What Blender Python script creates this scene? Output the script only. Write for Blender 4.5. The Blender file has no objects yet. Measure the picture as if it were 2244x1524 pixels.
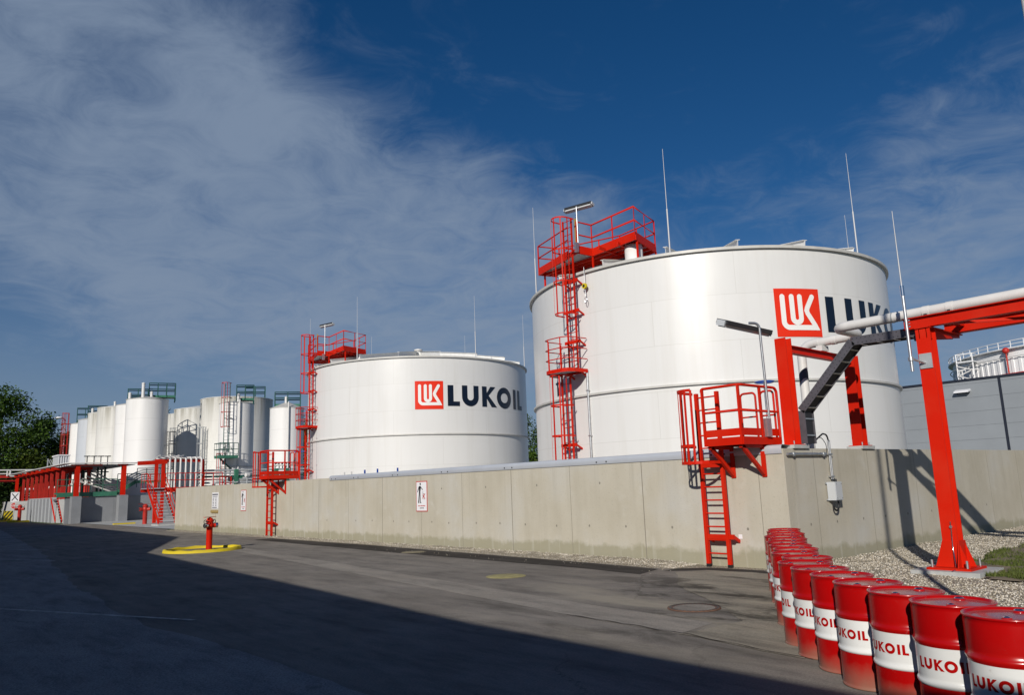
import bpy, bmesh, math, random
from mathutils import Vector, Matrix, noise
C = bpy.context.scene
COL = C.collection
PI = math.pi
rad = math.radians
V = Vector

# ------------------------------------------------------------------ mesh builder
def frame_of(d, up=V((0, 0, 1))):
    d = d.normalized()
    if abs(d.dot(up)) > .98: up = V((0, 1, 0)) if abs(d.y) < .9 else V((1, 0, 0))
    x = d.cross(up).normalized()
    return x, x.cross(d).normalized()

class MB:
    def __init__(s):
        s.v = []; s.f = []; s.s = []; s.mi = []; s.m = 0
    def add(s, vs, fs, smooth=False):
        b = len(s.v); s.v.extend([V(p) for p in vs])
        for f in fs:
            s.f.append([i + b for i in f]); s.s.append(smooth); s.mi.append(s.m)
        return s
    def box(s, x0, y0, z0, x1, y1, z1):
        if x0 > x1: x0, x1 = x1, x0
        if y0 > y1: y0, y1 = y1, y0
        if z0 > z1: z0, z1 = z1, z0
        return s.add([(x0,y0,z0),(x1,y0,z0),(x1,y1,z0),(x0,y1,z0),(x0,y0,z1),(x1,y0,z1),(x1,y1,z1),(x0,y1,z1)],
                     [(0,3,2,1),(4,5,6,7),(0,1,5,4),(1,2,6,5),(2,3,7,6),(3,0,4,7)])
    def bar(s, p, q, w, h, up=V((0, 0, 1))):
        p = V(p); q = V(q); x, u = frame_of(q - p, V(up)); x = x * w / 2; u = u * h / 2
        vs = [p-x-u, p+x-u, p+x+u, p-x+u, q-x-u, q+x-u, q+x+u, q-x+u]
        return s.add(vs, [(0,1,2,3),(7,6,5,4),(4,5,1,0),(5,6,2,1),(6,7,3,2),(7,4,0,3)])
    def tube(s, pts, r, n=8, closed=False, caps=True, r1=None):
        pts = [V(p) for p in pts]; m = len(pts); x = None; rings = []
        for i, p in enumerate(pts):
            a = pts[i-1] if (i > 0 or closed) else p
            b = pts[(i+1) % m] if (i < m-1 or closed) else p
            d = (b - a).normalized()
            if x is None: x, _ = frame_of(d)
            x = (x - d * x.dot(d)).normalized(); y = d.cross(x)
            k = 1.0
            if 0 < i < m-1 or closed:
                c = (p - a).normalized().dot((b - p).normalized()); k = 1 / max(.5, math.sqrt(max(.01, (1 + c) / 2)))
            rr = r if r1 is None else r + (r1 - r) * i / (m - 1)
            k = 1 + (k - 1) * .6
            rings.append([p + (x * math.cos(2*PI*j/n) + y * math.sin(2*PI*j/n)) * rr * k for j in range(n)])
        vs = [q for g in rings for q in g]; fs = []
        for i in range(m if closed else m-1):
            i2 = (i+1) % m
            for j in range(n):
                j2 = (j+1) % n; fs.append((i*n+j, i*n+j2, i2*n+j2, i2*n+j))
        s.add(vs, fs, True)
        if caps and not closed:
            s.add(rings[0], [tuple(reversed(range(n)))]); s.add(rings[-1], [tuple(range(n))])
        return s
    def lathe(s, prof, c=(0, 0, 0), n=32, smooth=True, close=False, a0=0, a1=2*PI):
        c = V(c); full = abs(a1 - a0 - 2*PI) < 1e-6; m = n if full else n + 1
        vs = []
        for k in range(m):
            a = a0 + (a1 - a0) * k / n
            for r, z in prof: vs.append(c + V((r*math.cos(a), r*math.sin(a), z)))
        L = len(prof); fs = []
        for k in range(n):
            k2 = (k+1) % m
            for i in range(L - (0 if close else 1)):
                i2 = (i+1) % L
                f = [k*L+i, k2*L+i, k2*L+i2, k*L+i2]
                if prof[i][0] < 1e-6: f = [f[0], f[2], f[3]]
                elif prof[i2][0] < 1e-6: f = [f[0], f[1], f[2]]
                fs.append(f)
        return s.add(vs, fs, smooth)
    def cyl(s, c, r, h, n=24, axis=(0, 0, 1), r1=None):
        c = V(c); a = V(axis).normalized()
        return s.tube([c, c + a*h], r, n, r1=r1)
    def prism(s, poly, o, ux, uy, d):
        o = V(o); ux = V(ux); uy = V(uy); d = V(d); n = len(poly)
        A = [o + ux*a + uy*b for a, b in poly]; B = [p + d for p in A]
        fs = [tuple(reversed(range(n))), tuple(range(n, 2*n))] + [(i, (i+1) % n, n+(i+1) % n, n+i) for i in range(n)]
        return s.add(A + B, fs)
    def hbeam(s, p, q, b, h, tf=.016, tw=.012, up=(0, 0, 1)):
        p = V(p); q = V(q); x, u = frame_of(q - p, V(up))
        s.bar(p + u*(h-tf)/2, q + u*(h-tf)/2, b, tf, u); s.bar(p - u*(h-tf)/2, q - u*(h-tf)/2, b, tf, u)
        return s.bar(p, q, tw, h - 2*tf, u)
    def sphere(s, c, r, n=10, sz=1):
        prof = [(max(0, r*math.sin(PI*i/n)) if 0 < i < n else 0, -r*sz*math.cos(PI*i/n)) for i in range(n+1)]
        return s.lathe(prof, c, n*2)
    def build(s, name, mat, parent=None, label=None, recalc=True):
        o0 = V((0, 0, 0)); p = parent
        while p is not None: o0 = o0 + p.location; p = p.parent
        me = bpy.data.meshes.new(name); me.from_pydata([tuple(v - o0) for v in s.v], [], s.f)
        me.polygons.foreach_set('use_smooth', s.s)
        mats = mat if isinstance(mat, (list, tuple)) else [mat]
        for m in mats: me.materials.append(m)
        if len(mats) > 1: me.polygons.foreach_set('material_index', s.mi)
        me.update()
        if recalc and len(s.f) < 60000:
            bm = bmesh.new(); bm.from_mesh(me); bmesh.ops.recalc_face_normals(bm, faces=bm.faces); bm.to_mesh(me); bm.free()
        o = bpy.data.objects.new(name, me); COL.objects.link(o)
        if parent: o.parent = parent
        if label: o['label'] = label
        return o

def tag(o, label=None, cat=None, group=None, kind=None):
    if label: o['label'] = label
    if cat: o['category'] = cat
    if group: o['group'] = group
    if kind: o['kind'] = kind
    return o
def thing(name, label, cat, loc=(0, 0, 0), group=None):
    o = bpy.data.objects.new(name, None); COL.objects.link(o); o.location = loc; o.empty_display_size = .2
    return tag(o, label, cat, group)
def copy_tree(o, parent=None):
    c = o.copy(); COL.objects.link(c)
    if parent is not None: c.parent = parent
    for ch in list(o.children): copy_tree(ch, c)
    return c
def arc(c, r, a0, a1, n, ux=(1, 0, 0), uy=(0, 1, 0)):
    c = V(c); ux = V(ux); uy = V(uy)
    return [c + ux*(r*math.cos(a0+(a1-a0)*i/n)) + uy*(r*math.sin(a0+(a1-a0)*i/n)) for i in range(n+1)]
def rounded(pts, r, n=5):
    """A polyline whose inner corners are turned into bends of radius r."""
    pts = [V(p) for p in pts]; out = [pts[0]]
    for i in range(1, len(pts)-1):
        p = pts[i]; a = (pts[i-1]-p).normalized(); b = (pts[i+1]-p).normalized()
        half = math.acos(max(-1, min(1, a.dot(b)))) / 2
        if half > PI/2 - .02: out.append(p); continue
        t = min(r / math.tan(half), (pts[i-1]-p).length*.49, (pts[i+1]-p).length*.49); rr = t*math.tan(half)
        bis = (a+b).normalized(); cc = p + bis*(rr/math.sin(half))
        s0 = p + a*t - cc; s1 = p + b*t - cc; ang = s0.angle(s1); ax = s0.cross(s1).normalized()
        for k in range(n+1): out.append(cc + Matrix.Rotation(ang*k/n, 3, ax) @ s0)
    out.append(pts[-1]); return out

# ------------------------------------------------------------------ materials
def N(nt, t, **kw):
    n = nt.nodes.new(t)
    for k, v in kw.items():
        if k in n.inputs: n.inputs[k].default_value = v
        else: setattr(n, k, v)
    return n
def ramp(nt, stops, interp='LINEAR'):
    r = nt.nodes.new('ShaderNodeValToRGB'); cr = r.color_ramp; cr.interpolation = interp
    while len(cr.elements) < len(stops): cr.elements.new(.5)
    for e, (p, c) in zip(cr.elements, stops):
        e.position = p; e.color = (*c, 1) if len(c) == 3 else c
    return r
def mixc(nt, fac, a, b, mode='MIX'):
    m = nt.nodes.new('ShaderNodeMix'); m.data_type = 'RGBA'; m.blend_type = mode
    for s, x in ((0, fac), (6, a), (7, b)):
        if isinstance(x, (int, float)): m.inputs[s].default_value = x
        elif isinstance(x, tuple): m.inputs[s].default_value = (*x, 1)
        else: nt.links.new(x, m.inputs[s])
    return m.outputs[2]
def math_n(nt, op, a, b=None, clamp=False):
    m = nt.nodes.new('ShaderNodeMath'); m.operation = op; m.use_clamp = clamp
    for i, x in enumerate((a, b)):
        if x is None: continue
        if isinstance(x, (int, float)): m.inputs[i].default_value = x
        else: nt.links.new(x, m.inputs[i])
    return m.outputs[0]

def mat(name, col, rough=.5, metal=0., spec=.5, var=.0, vscale=3., bump=0., bscale=20., coat=0.):
    m = bpy.data.materials.new(name); m.use_nodes = True; nt = m.node_tree; b = nt.nodes['Principled BSDF']
    b.inputs['Base Color'].default_value = (*col, 1); b.inputs['Roughness'].default_value = rough
    b.inputs['Metallic'].default_value = metal; b.inputs['Specular IOR Level'].default_value = spec
    b.inputs['Coat Weight'].default_value = coat; b.inputs['Coat Roughness'].default_value = .08
    if var or bump:
        tc = nt.nodes.new('ShaderNodeTexCoord')
    if var:
        n = nt.nodes.new('ShaderNodeTexNoise'); n.inputs['Scale'].default_value = vscale; n.inputs['Detail'].default_value = 6
        nt.links.new(tc.outputs['Object'], n.inputs['Vector'])
        r = nt.nodes.new('ShaderNodeValToRGB'); r.color_ramp.elements[0].position = .3; r.color_ramp.elements[1].position = .7
        r.color_ramp.elements[0].color = (*[c*(1-var) for c in col], 1); r.color_ramp.elements[1].color = (*[min(1, c*(1+var)) for c in col], 1)
        nt.links.new(n.outputs['Fac'], r.inputs['Fac']); nt.links.new(r.outputs['Color'], b.inputs['Base Color'])
    if bump:
        n2 = nt.nodes.new('ShaderNodeTexNoise'); n2.inputs['Scale'].default_value = bscale; n2.inputs['Detail'].default_value = 5
        nt.links.new(tc.outputs['Object'], n2.inputs['Vector'])
        bp = nt.nodes.new('ShaderNodeBump'); bp.inputs['Strength'].default_value = bump; bp.inputs['Distance'].default_value = .02
        nt.links.new(n2.outputs['Fac'], bp.inputs['Height']); nt.links.new(bp.outputs['Normal'], b.inputs['Normal'])
    return m
M = {}
def painted(name, col, faded, rough=.42, spec=.3, coat=0., speck=(.10, .035, .02), speck_amt=.5, dust=.0, dust_col=(.45, .36, .33), fade_amt=.5, foot=0.):
    m = bpy.data.materials.new(name); m.use_nodes = True; nt = m.node_tree; b = nt.nodes['Principled BSDF']
    b.inputs['Specular IOR Level'].default_value = spec; b.inputs['Coat Weight'].default_value = coat; b.inputs['Coat Roughness'].default_value = .10
    geo = N(nt, 'ShaderNodeNewGeometry'); oi = N(nt, 'ShaderNodeObjectInfo')
    vm = N(nt, 'ShaderNodeVectorMath', operation='ADD'); nt.links.new(geo.outputs['Position'], vm.inputs[0]); nt.links.new(oi.outputs['Location'], vm.inputs[1]); p = vm.outputs[0]
    n1 = N(nt, 'ShaderNodeTexNoise', Scale=1.3, Detail=6., Roughness=.6); nt.links.new(p, n1.inputs['Vector'])
    r1 = ramp(nt, [(.42, (0, 0, 0)), (.72, (1, 1, 1))]); nt.links.new(n1.outputs['Fac'], r1.inputs[0])
    c = mixc(nt, math_n(nt, 'MULTIPLY', r1.outputs[0], fade_amt), col, faded)
    n2 = N(nt, 'ShaderNodeTexNoise', Scale=16., Detail=6., Roughness=.7); nt.links.new(p, n2.inputs['Vector'])
    f = math_n(nt, 'MULTIPLY', math_n(nt, 'MULTIPLY', math_n(nt, 'SUBTRACT', n2.outputs['Fac'], .66, True), 14., True), speck_amt)
    c = mixc(nt, f, c, speck)
    if dust:
        sn = N(nt, 'ShaderNodeSeparateXYZ'); nt.links.new(geo.outputs['Normal'], sn.inputs[0])
        n3 = N(nt, 'ShaderNodeTexNoise', Scale=5., Detail=5.); nt.links.new(p, n3.inputs['Vector'])
        up = math_n(nt, 'MULTIPLY', math_n(nt, 'MULTIPLY', math_n(nt, 'SUBTRACT', sn.outputs[2], .8, True), 5., True), n3.outputs['Fac'])
        c = mixc(nt, math_n(nt, 'MULTIPLY', up, dust), c, dust_col)
    if foot:
        sz = N(nt, 'ShaderNodeSeparateXYZ'); nt.links.new(geo.outputs['Position'], sz.inputs[0])
        fz = math_n(nt, 'MULTIPLY', math_n(nt, 'SUBTRACT', math_n(nt, 'MULTIPLY', n1.outputs['Fac'], .40), sz.outputs[2], True), 5., True)
        c = mixc(nt, math_n(nt, 'MULTIPLY', fz, foot), c, (.25, .17, .12))
        n5 = N(nt, 'ShaderNodeTexNoise', Scale=7., Detail=8., Roughness=.75, Distortion=1.5); nt.links.new(p, n5.inputs['Vector'])
        c = mixc(nt, math_n(nt, 'MULTIPLY', math_n(nt, 'MULTIPLY', math_n(nt, 'SUBTRACT', n5.outputs['Fac'], .63, True), 12., True), foot*.5), c, (.30, .22, .20))
    hv = N(nt, 'ShaderNodeHueSaturation'); nt.links.new(c, hv.inputs['Color'])
    nt.links.new(math_n(nt, 'ADD', math_n(nt, 'MULTIPLY', oi.outputs['Random'], .16), .92), hv.inputs['Value'])
    nt.links.new(hv.outputs[0], b.inputs['Base Color'])
    nt.links.new(math_n(nt, 'ADD', math_n(nt, 'MULTIPLY', n1.outputs['Fac'], .18), rough-.09), b.inputs['Roughness'])
    n4 = N(nt, 'ShaderNodeTexNoise', Scale=4.5, Detail=2.); nt.links.new(p, n4.inputs['Vector'])
    bp = N(nt, 'ShaderNodeBump', Strength=.16, Distance=.03); nt.links.new(n4.outputs['Fac'], bp.inputs['Height']); nt.links.new(bp.outputs[0], b.inputs['Normal'])
    return m
M['red'] = painted('red_paint', (.55, .012, .0015), (.54, .028, .009), .5, .16, fade_amt=.7)
M['red_old'] = mat('weathered_red_paint', (.42, .02, .012), .5, var=.2, vscale=3)
M['drum_red'] = painted('drum_red_enamel', (.40, .002, .002), (.36, .006, .004), .24, .35, .25, speck_amt=.3, dust=.55, fade_amt=.7, foot=.8)
M['drum_white'] = painted('drum_white_enamel', (.72, .73, .72), (.66, .665, .64), .25, .4, .2, speck=(.35, .30, .26), speck_amt=.35, fade_amt=.8, foot=.5)
M['steel'] = mat('galvanised_steel', (.55, .56, .57), .38, .85, var=.12, vscale=12)
M['chrome'] = mat('bright_steel', (.75, .75, .76), .15, 1.)
M['grating'] = mat('galvanised_grating', (.46, .49, .51), .55, .4, var=.15, vscale=8)
M['black'] = mat('black_rubber', (.015, .015, .017), .5)
M['blue'] = mat('blue_handwheel_paint', (.01, .06, .32), .35)
M['green'] = mat('green_paint', (.035, .16, .10), .5, var=.2, vscale=2)
M['green_dark'] = mat('dark_green_paint', (.012, .07, .06), .5, var=.2, vscale=2)
M['yellow'] = painted('yellow_kerb_paint', (.60, .47, .02), (.50, .38, .04), .7, .2, 0., speck=(.12, .11, .09), speck_amt=.9, fade_amt=.9)
M['sign_white'] = mat('sign_white', (.78, .78, .80), .45)
M['sign_black'] = mat('sign_black', (.012, .012, .014), .5)
M['sign_red'] = mat('sign_red', (.50, .06, .05), .5)
M['letter_navy'] = mat('lettering_navy', (.004, .010, .024), .28)
M['emblem_red'] = mat('emblem_red', (.72, .030, .008), .4, spec=.3)
M['emblem_white'] = mat('emblem_white', (.80, .79, .76), .3)
M['white_pipe'] = mat('white_pipe_paint', (.66, .65, .63), .42, var=.06, vscale=3)
M['pipe_grey'] = mat('grey_pipe_jacket', (.42, .44, .45), .4, .3, var=.15, vscale=4)
M['band_grey'] = mat('pipe_band_slate', (.055, .058, .085), .5)
M['box_grey'] = mat('junction_box_grey', (.48, .50, .52), .45)
M['cap_metal'] = mat('capping_light_metal', (.56, .59, .64), .4, .25, var=.05, vscale=1.5)
M['tray'] = mat('cable_tray_steel', (.105, .10, .115), .5, .3, var=.15, vscale=6)
M['tray_in'] = mat('cable_tray_dark', (.022, .022, .026), .6)
M['panel_grey'] = mat('grey_cladding', (.235, .255, .275), .5, var=.05, vscale=.6)
M['joint_dark'] = mat('dark_joint', (.010, .014, .026), .5)
M['bark'] = mat('tree_bark', (.09, .065, .045), .9, var=.3, vscale=4, bump=.6, bscale=8)
M['rust'] = mat('rusty_iron', (.14, .075, .05), .8, var=.3, vscale=14)
M['plinth'] = mat('plinth_concrete', (.42, .43, .42), .8, var=.12, vscale=6, bump=.2, bscale=30)
M['lamp_dark'] = mat('lamp_housing_dark', (.03, .032, .036), .4)
M['lamp_glass'] = mat('lamp_diffuser', (.55, .57, .58), .25)
M['grey_wall'] = mat('grey_painted_wall', (.23, .24, .255), .7, var=.09, vscale=1.2, bump=.1, bscale=15)
M['wood'] = mat('ochre_ledge', (.34, .25, .10), .6)

def tank_paint(name, col, dirt=0., rough=.3, strake=1.65):
    m = bpy.data.materials.new(name); m.use_nodes = True; nt = m.node_tree; b = nt.nodes['Principled BSDF']
    b.inputs['Roughness'].default_value = rough; b.inputs['Specular IOR Level'].default_value = .5
    tc = N(nt, 'ShaderNodeTexCoord'); sp = N(nt, 'ShaderNodeSeparateXYZ'); nt.links.new(tc.outputs['Object'], sp.inputs[0])
    n = N(nt, 'ShaderNodeTexNoise', Scale=.35, Detail=4.); nt.links.new(tc.outputs['Object'], n.inputs['Vector'])
    r = ramp(nt, [(.3, tuple(c*.965 for c in col)), (.7, col)]); nt.links.new(n.outputs['Fac'], r.inputs[0])
    c = r.outputs[0]
    # weld lines every strake: a faint ridge
    fr = math_n(nt, 'FRACT', math_n(nt, 'DIVIDE', sp.outputs[2], strake))
    line = math_n(nt, 'LESS_THAN', math_n(nt, 'ABSOLUTE', math_n(nt, 'SUBTRACT', fr, .5)), .010)
    if not dirt:
        ang = math_n(nt, 'MULTIPLY', math_n(nt, 'ARCTAN2', sp.outputs[1], sp.outputs[0]), 7.6)
        cv = N(nt, 'ShaderNodeCombineXYZ'); nt.links.new(ang, cv.inputs[0]); nt.links.new(sp.outputs[2], cv.inputs[1])
        bk = N(nt, 'ShaderNodeTexBrick'); bk.inputs['Scale'].default_value = 1; bk.inputs['Brick Width'].default_value = 5.97; bk.inputs['Row Height'].default_value = strake; bk.inputs['Mortar Size'].default_value = .014; bk.inputs['Mortar Smooth'].default_value = .6
        bk.inputs['Color1'].default_value = (1, 1, 1, 1); bk.inputs['Color2'].default_value = (.975, .975, .972, 1); bk.inputs['Mortar'].default_value = (.86, .855, .84, 1); nt.links.new(cv.outputs[0], bk.inputs['Vector'])
        c = mixc(nt, 1., c, bk.outputs['Color'], 'MULTIPLY'); line = bk.outputs['Fac']
        mps = N(nt, 'ShaderNodeMapping'); mps.inputs['Scale'].default_value = (1.4, .07, 1); nt.links.new(cv.outputs[0], mps.inputs[0])
        ns = N(nt, 'ShaderNodeTexNoise', Scale=1.6, Detail=7., Roughness=.6); nt.links.new(mps.outputs[0], ns.inputs['Vector'])
        rs = ramp(nt, [(.30, (.93, .92, .90)), (.5, (1, 1, 1))]); nt.links.new(ns.outputs['Fac'], rs.inputs[0]); c = mixc(nt, .8, c, rs.outputs[0], 'MULTIPLY')
        zt = math_n(nt, 'MULTIPLY', math_n(nt, 'SUBTRACT', sp.outputs[2], 8.6, True), .8, True)
        c = mixc(nt, math_n(nt, 'MULTIPLY', math_n(nt, 'MULTIPLY', math_n(nt, 'SUBTRACT', ns.outputs['Fac'], .52, True), 3., True), math_n(nt, 'MULTIPLY', zt, .30)), c, (.42, .40, .35))
    else: c = mixc(nt, math_n(nt, 'MULTIPLY', line, .22), c, (.35, .34, .32))
    if dirt:
        mp = N(nt, 'ShaderNodeMapping'); mp.inputs['Scale'].default_value = (1.6, 1.6, .10); nt.links.new(tc.outputs['Object'], mp.inputs[0])
        n2 = N(nt, 'ShaderNodeTexNoise', Scale=1.3, Detail=7., Roughness=.65); nt.links.new(mp.outputs[0], n2.inputs['Vector'])
        n3 = N(nt, 'ShaderNodeTexNoise', Scale=.9, Detail=5.); nt.links.new(tc.outputs['Object'], n3.inputs['Vector'])
        g = N(nt, 'ShaderNodeAttribute', attribute_name='rim'); 
        top = g.outputs['Fac']
        f = math_n(nt, 'MULTIPLY', math_n(nt, 'ADD', math_n(nt, 'MULTIPLY', n2.outputs['Fac'], 1.3), -.42, True), math_n(nt, 'POWER', top, 2.2))
        f = math_n(nt, 'MULTIPLY', f, 2.6*dirt, True)
        c = mixc(nt, f, c, (.20, .185, .13))
        c = mixc(nt, math_n(nt, 'MULTIPLY', math_n(nt, 'SUBTRACT', n3.outputs['Fac'], .48, True), .7*dirt), c, (.52, .50, .43))
    nt.links.new(c, b.inputs['Base Color'])
    n4 = N(nt, 'ShaderNodeTexNoise', Scale=.55, Detail=2.); nt.links.new(tc.outputs['Object'], n4.inputs['Vector'])
    bp = N(nt, 'ShaderNodeBump', Strength=.22, Distance=.05)
    h = math_n(nt, 'ADD', n4.outputs['Fac'], math_n(nt, 'MULTIPLY', line, .06)); nt.links.new(h, bp.inputs['Height'])
    nt.links.new(bp.outputs[0], b.inputs['Normal'])
    return m
M['tank'] = tank_paint('tank_white_paint', (.70, .695, .68), 0, .30)
M['tank_roof'] = mat('tank_roof_white', (.72, .72, .70), .45, var=.05)
M['rim'] = mat('tank_rim_grey_white', (.50, .49, .46), .45, var=.08)
M['far_white'] = mat('far_tank_white', (.80, .80, .80), .5, var=.04, vscale=.5)
M['silo_clean'] = tank_paint('silo_white_paint', (.78, .77, .75), .12, .42, 2.2)
M['silo_old'] = tank_paint('silo_weathered_paint', (.72, .71, .67), .8, .5, 2.2)
M['silo_grey'] = tank_paint('silo_grey_cladding', (.50, .53, .57), .15, .45, 2.2)

def concrete():
    m = bpy.data.materials.new('bund_concrete'); m.use_nodes = True; nt = m.node_tree; b = nt.nodes['Principled BSDF']
    b.inputs['Roughness'].default_value = .85; b.inputs['Specular IOR Level'].default_value = .2
    geo = N(nt, 'ShaderNodeNewGeometry'); pos = geo.outputs['Position']
    sp = N(nt, 'ShaderNodeSeparateXYZ'); nt.links.new(pos, sp.inputs[0])
    n1 = N(nt, 'ShaderNodeTexNoise', Scale=.55, Detail=6., Roughness=.6); nt.links.new(pos, n1.inputs['Vector'])
    r1 = ramp(nt, [(.30, (.43, .395, .315)), (.5, (.475, .442, .365)), (.72, (.49, .475, .43))]); nt.links.new(n1.outputs['Fac'], r1.inputs[0])
    mp = N(nt, 'ShaderNodeMapping'); mp.inputs['Scale'].default_value = (2.2, 2.2, .16); nt.links.new(pos, mp.inputs[0])
    n2 = N(nt, 'ShaderNodeTexNoise', Scale=1.1, Detail=7., Roughness=.62); nt.links.new(mp.outputs[0], n2.inputs['Vector'])
    r2 = ramp(nt, [(.34, (.80, .79, .76)), (.55, (1, 1, 1)), (.75, (1.06, 1.06, 1.05))]); nt.links.new(n2.outputs['Fac'], r2.inputs[0])
    c = mixc(nt, .32, r1.outputs[0], r2.outputs[0], 'MULTIPLY')
    n3 = N(nt, 'ShaderNodeTexNoise', Scale=24., Detail=4.); nt.links.new(pos, n3.inputs['Vector'])
    r3 = ramp(nt, [(.30, (.72, .72, .72)), (.40, (1, 1, 1))]); nt.links.new(n3.outputs['Fac'], r3.inputs[0])
    c = mixc(nt, .5, c, r3.outputs[0], 'MULTIPLY')
    mpr = N(nt, 'ShaderNodeMapping'); mpr.inputs['Scale'].default_value = (3.2, 3.2, .10); nt.links.new(pos, mpr.inputs[0])
    nr = N(nt, 'ShaderNodeTexNoise', Scale=1.2, Detail=6., Roughness=.6); nt.links.new(mpr.outputs[0], nr.inputs['Vector'])
    tz = math_n(nt, 'MULTIPLY', math_n(nt, 'SUBTRACT', sp.outputs[2], .9, True), .75, True)
    c = mixc(nt, math_n(nt, 'MULTIPLY', math_n(nt, 'MULTIPLY', math_n(nt, 'SUBTRACT', nr.outputs['Fac'], .55, True), 6., True), math_n(nt, 'MULTIPLY', tz, .42)), c, (.27, .245, .19))
    nb = N(nt, 'ShaderNodeTexNoise', Scale=1.7, Detail=4.); nt.links.new(pos, nb.inputs['Vector'])
    c = mixc(nt, math_n(nt, 'MULTIPLY', math_n(nt, 'MULTIPLY', math_n(nt, 'SUBTRACT', nb.outputs['Fac'], .60, True), 8., True), .35), c, (.56, .545, .50))
    # damp, algae-stained foot of the wall with a ragged upper edge
    n4 = N(nt, 'ShaderNodeTexNoise', Scale=1.6, Detail=6., Roughness=.7); nt.links.new(pos, n4.inputs['Vector'])
    edge = math_n(nt, 'ADD', math_n(nt, 'MULTIPLY', n4.outputs['Fac'], .55), .10)
    d = math_n(nt, 'SUBTRACT', edge, sp.outputs[2])
    f = math_n(nt, 'MULTIPLY', math_n(nt, 'MULTIPLY', d, 9., True), .75)
    c = mixc(nt, f, c, (.285, .27, .185))
    n5 = N(nt, 'ShaderNodeTexNoise', Scale=2.0, Detail=5.); nt.links.new(mp.outputs[0], n5.inputs['Vector'])
    f2 = math_n(nt, 'MULTIPLY', math_n(nt, 'MULTIPLY', math_n(nt, 'SUBTRACT', n5.outputs['Fac'], .56, True), 6., True), math_n(nt, 'MULTIPLY', math_n(nt, 'SUBTRACT', .62, sp.outputs[2]), 5., True))
    c = mixc(nt, math_n(nt, 'MULTIPLY', f2, .6), c, (.52, .50, .44))
    nt.links.new(c, b.inputs['Base Color'])
    bp = N(nt, 'ShaderNodeBump', Strength=.25, Distance=.01); nt.links.new(n3.outputs['Fac'], bp.inputs['Height']); nt.links.new(bp.outputs[0], b.inputs['Normal'])
    return m
M['concrete'] = concrete()
M['rod'] = mat('rod_aluminium', (.50, .51, .53), .55, .3)
M['joint'] = mat('formwork_joint', (.225, .205, .165), .9)
M['groove'] = mat('shadow_groove_concrete', (.22, .205, .17), .9)

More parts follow.
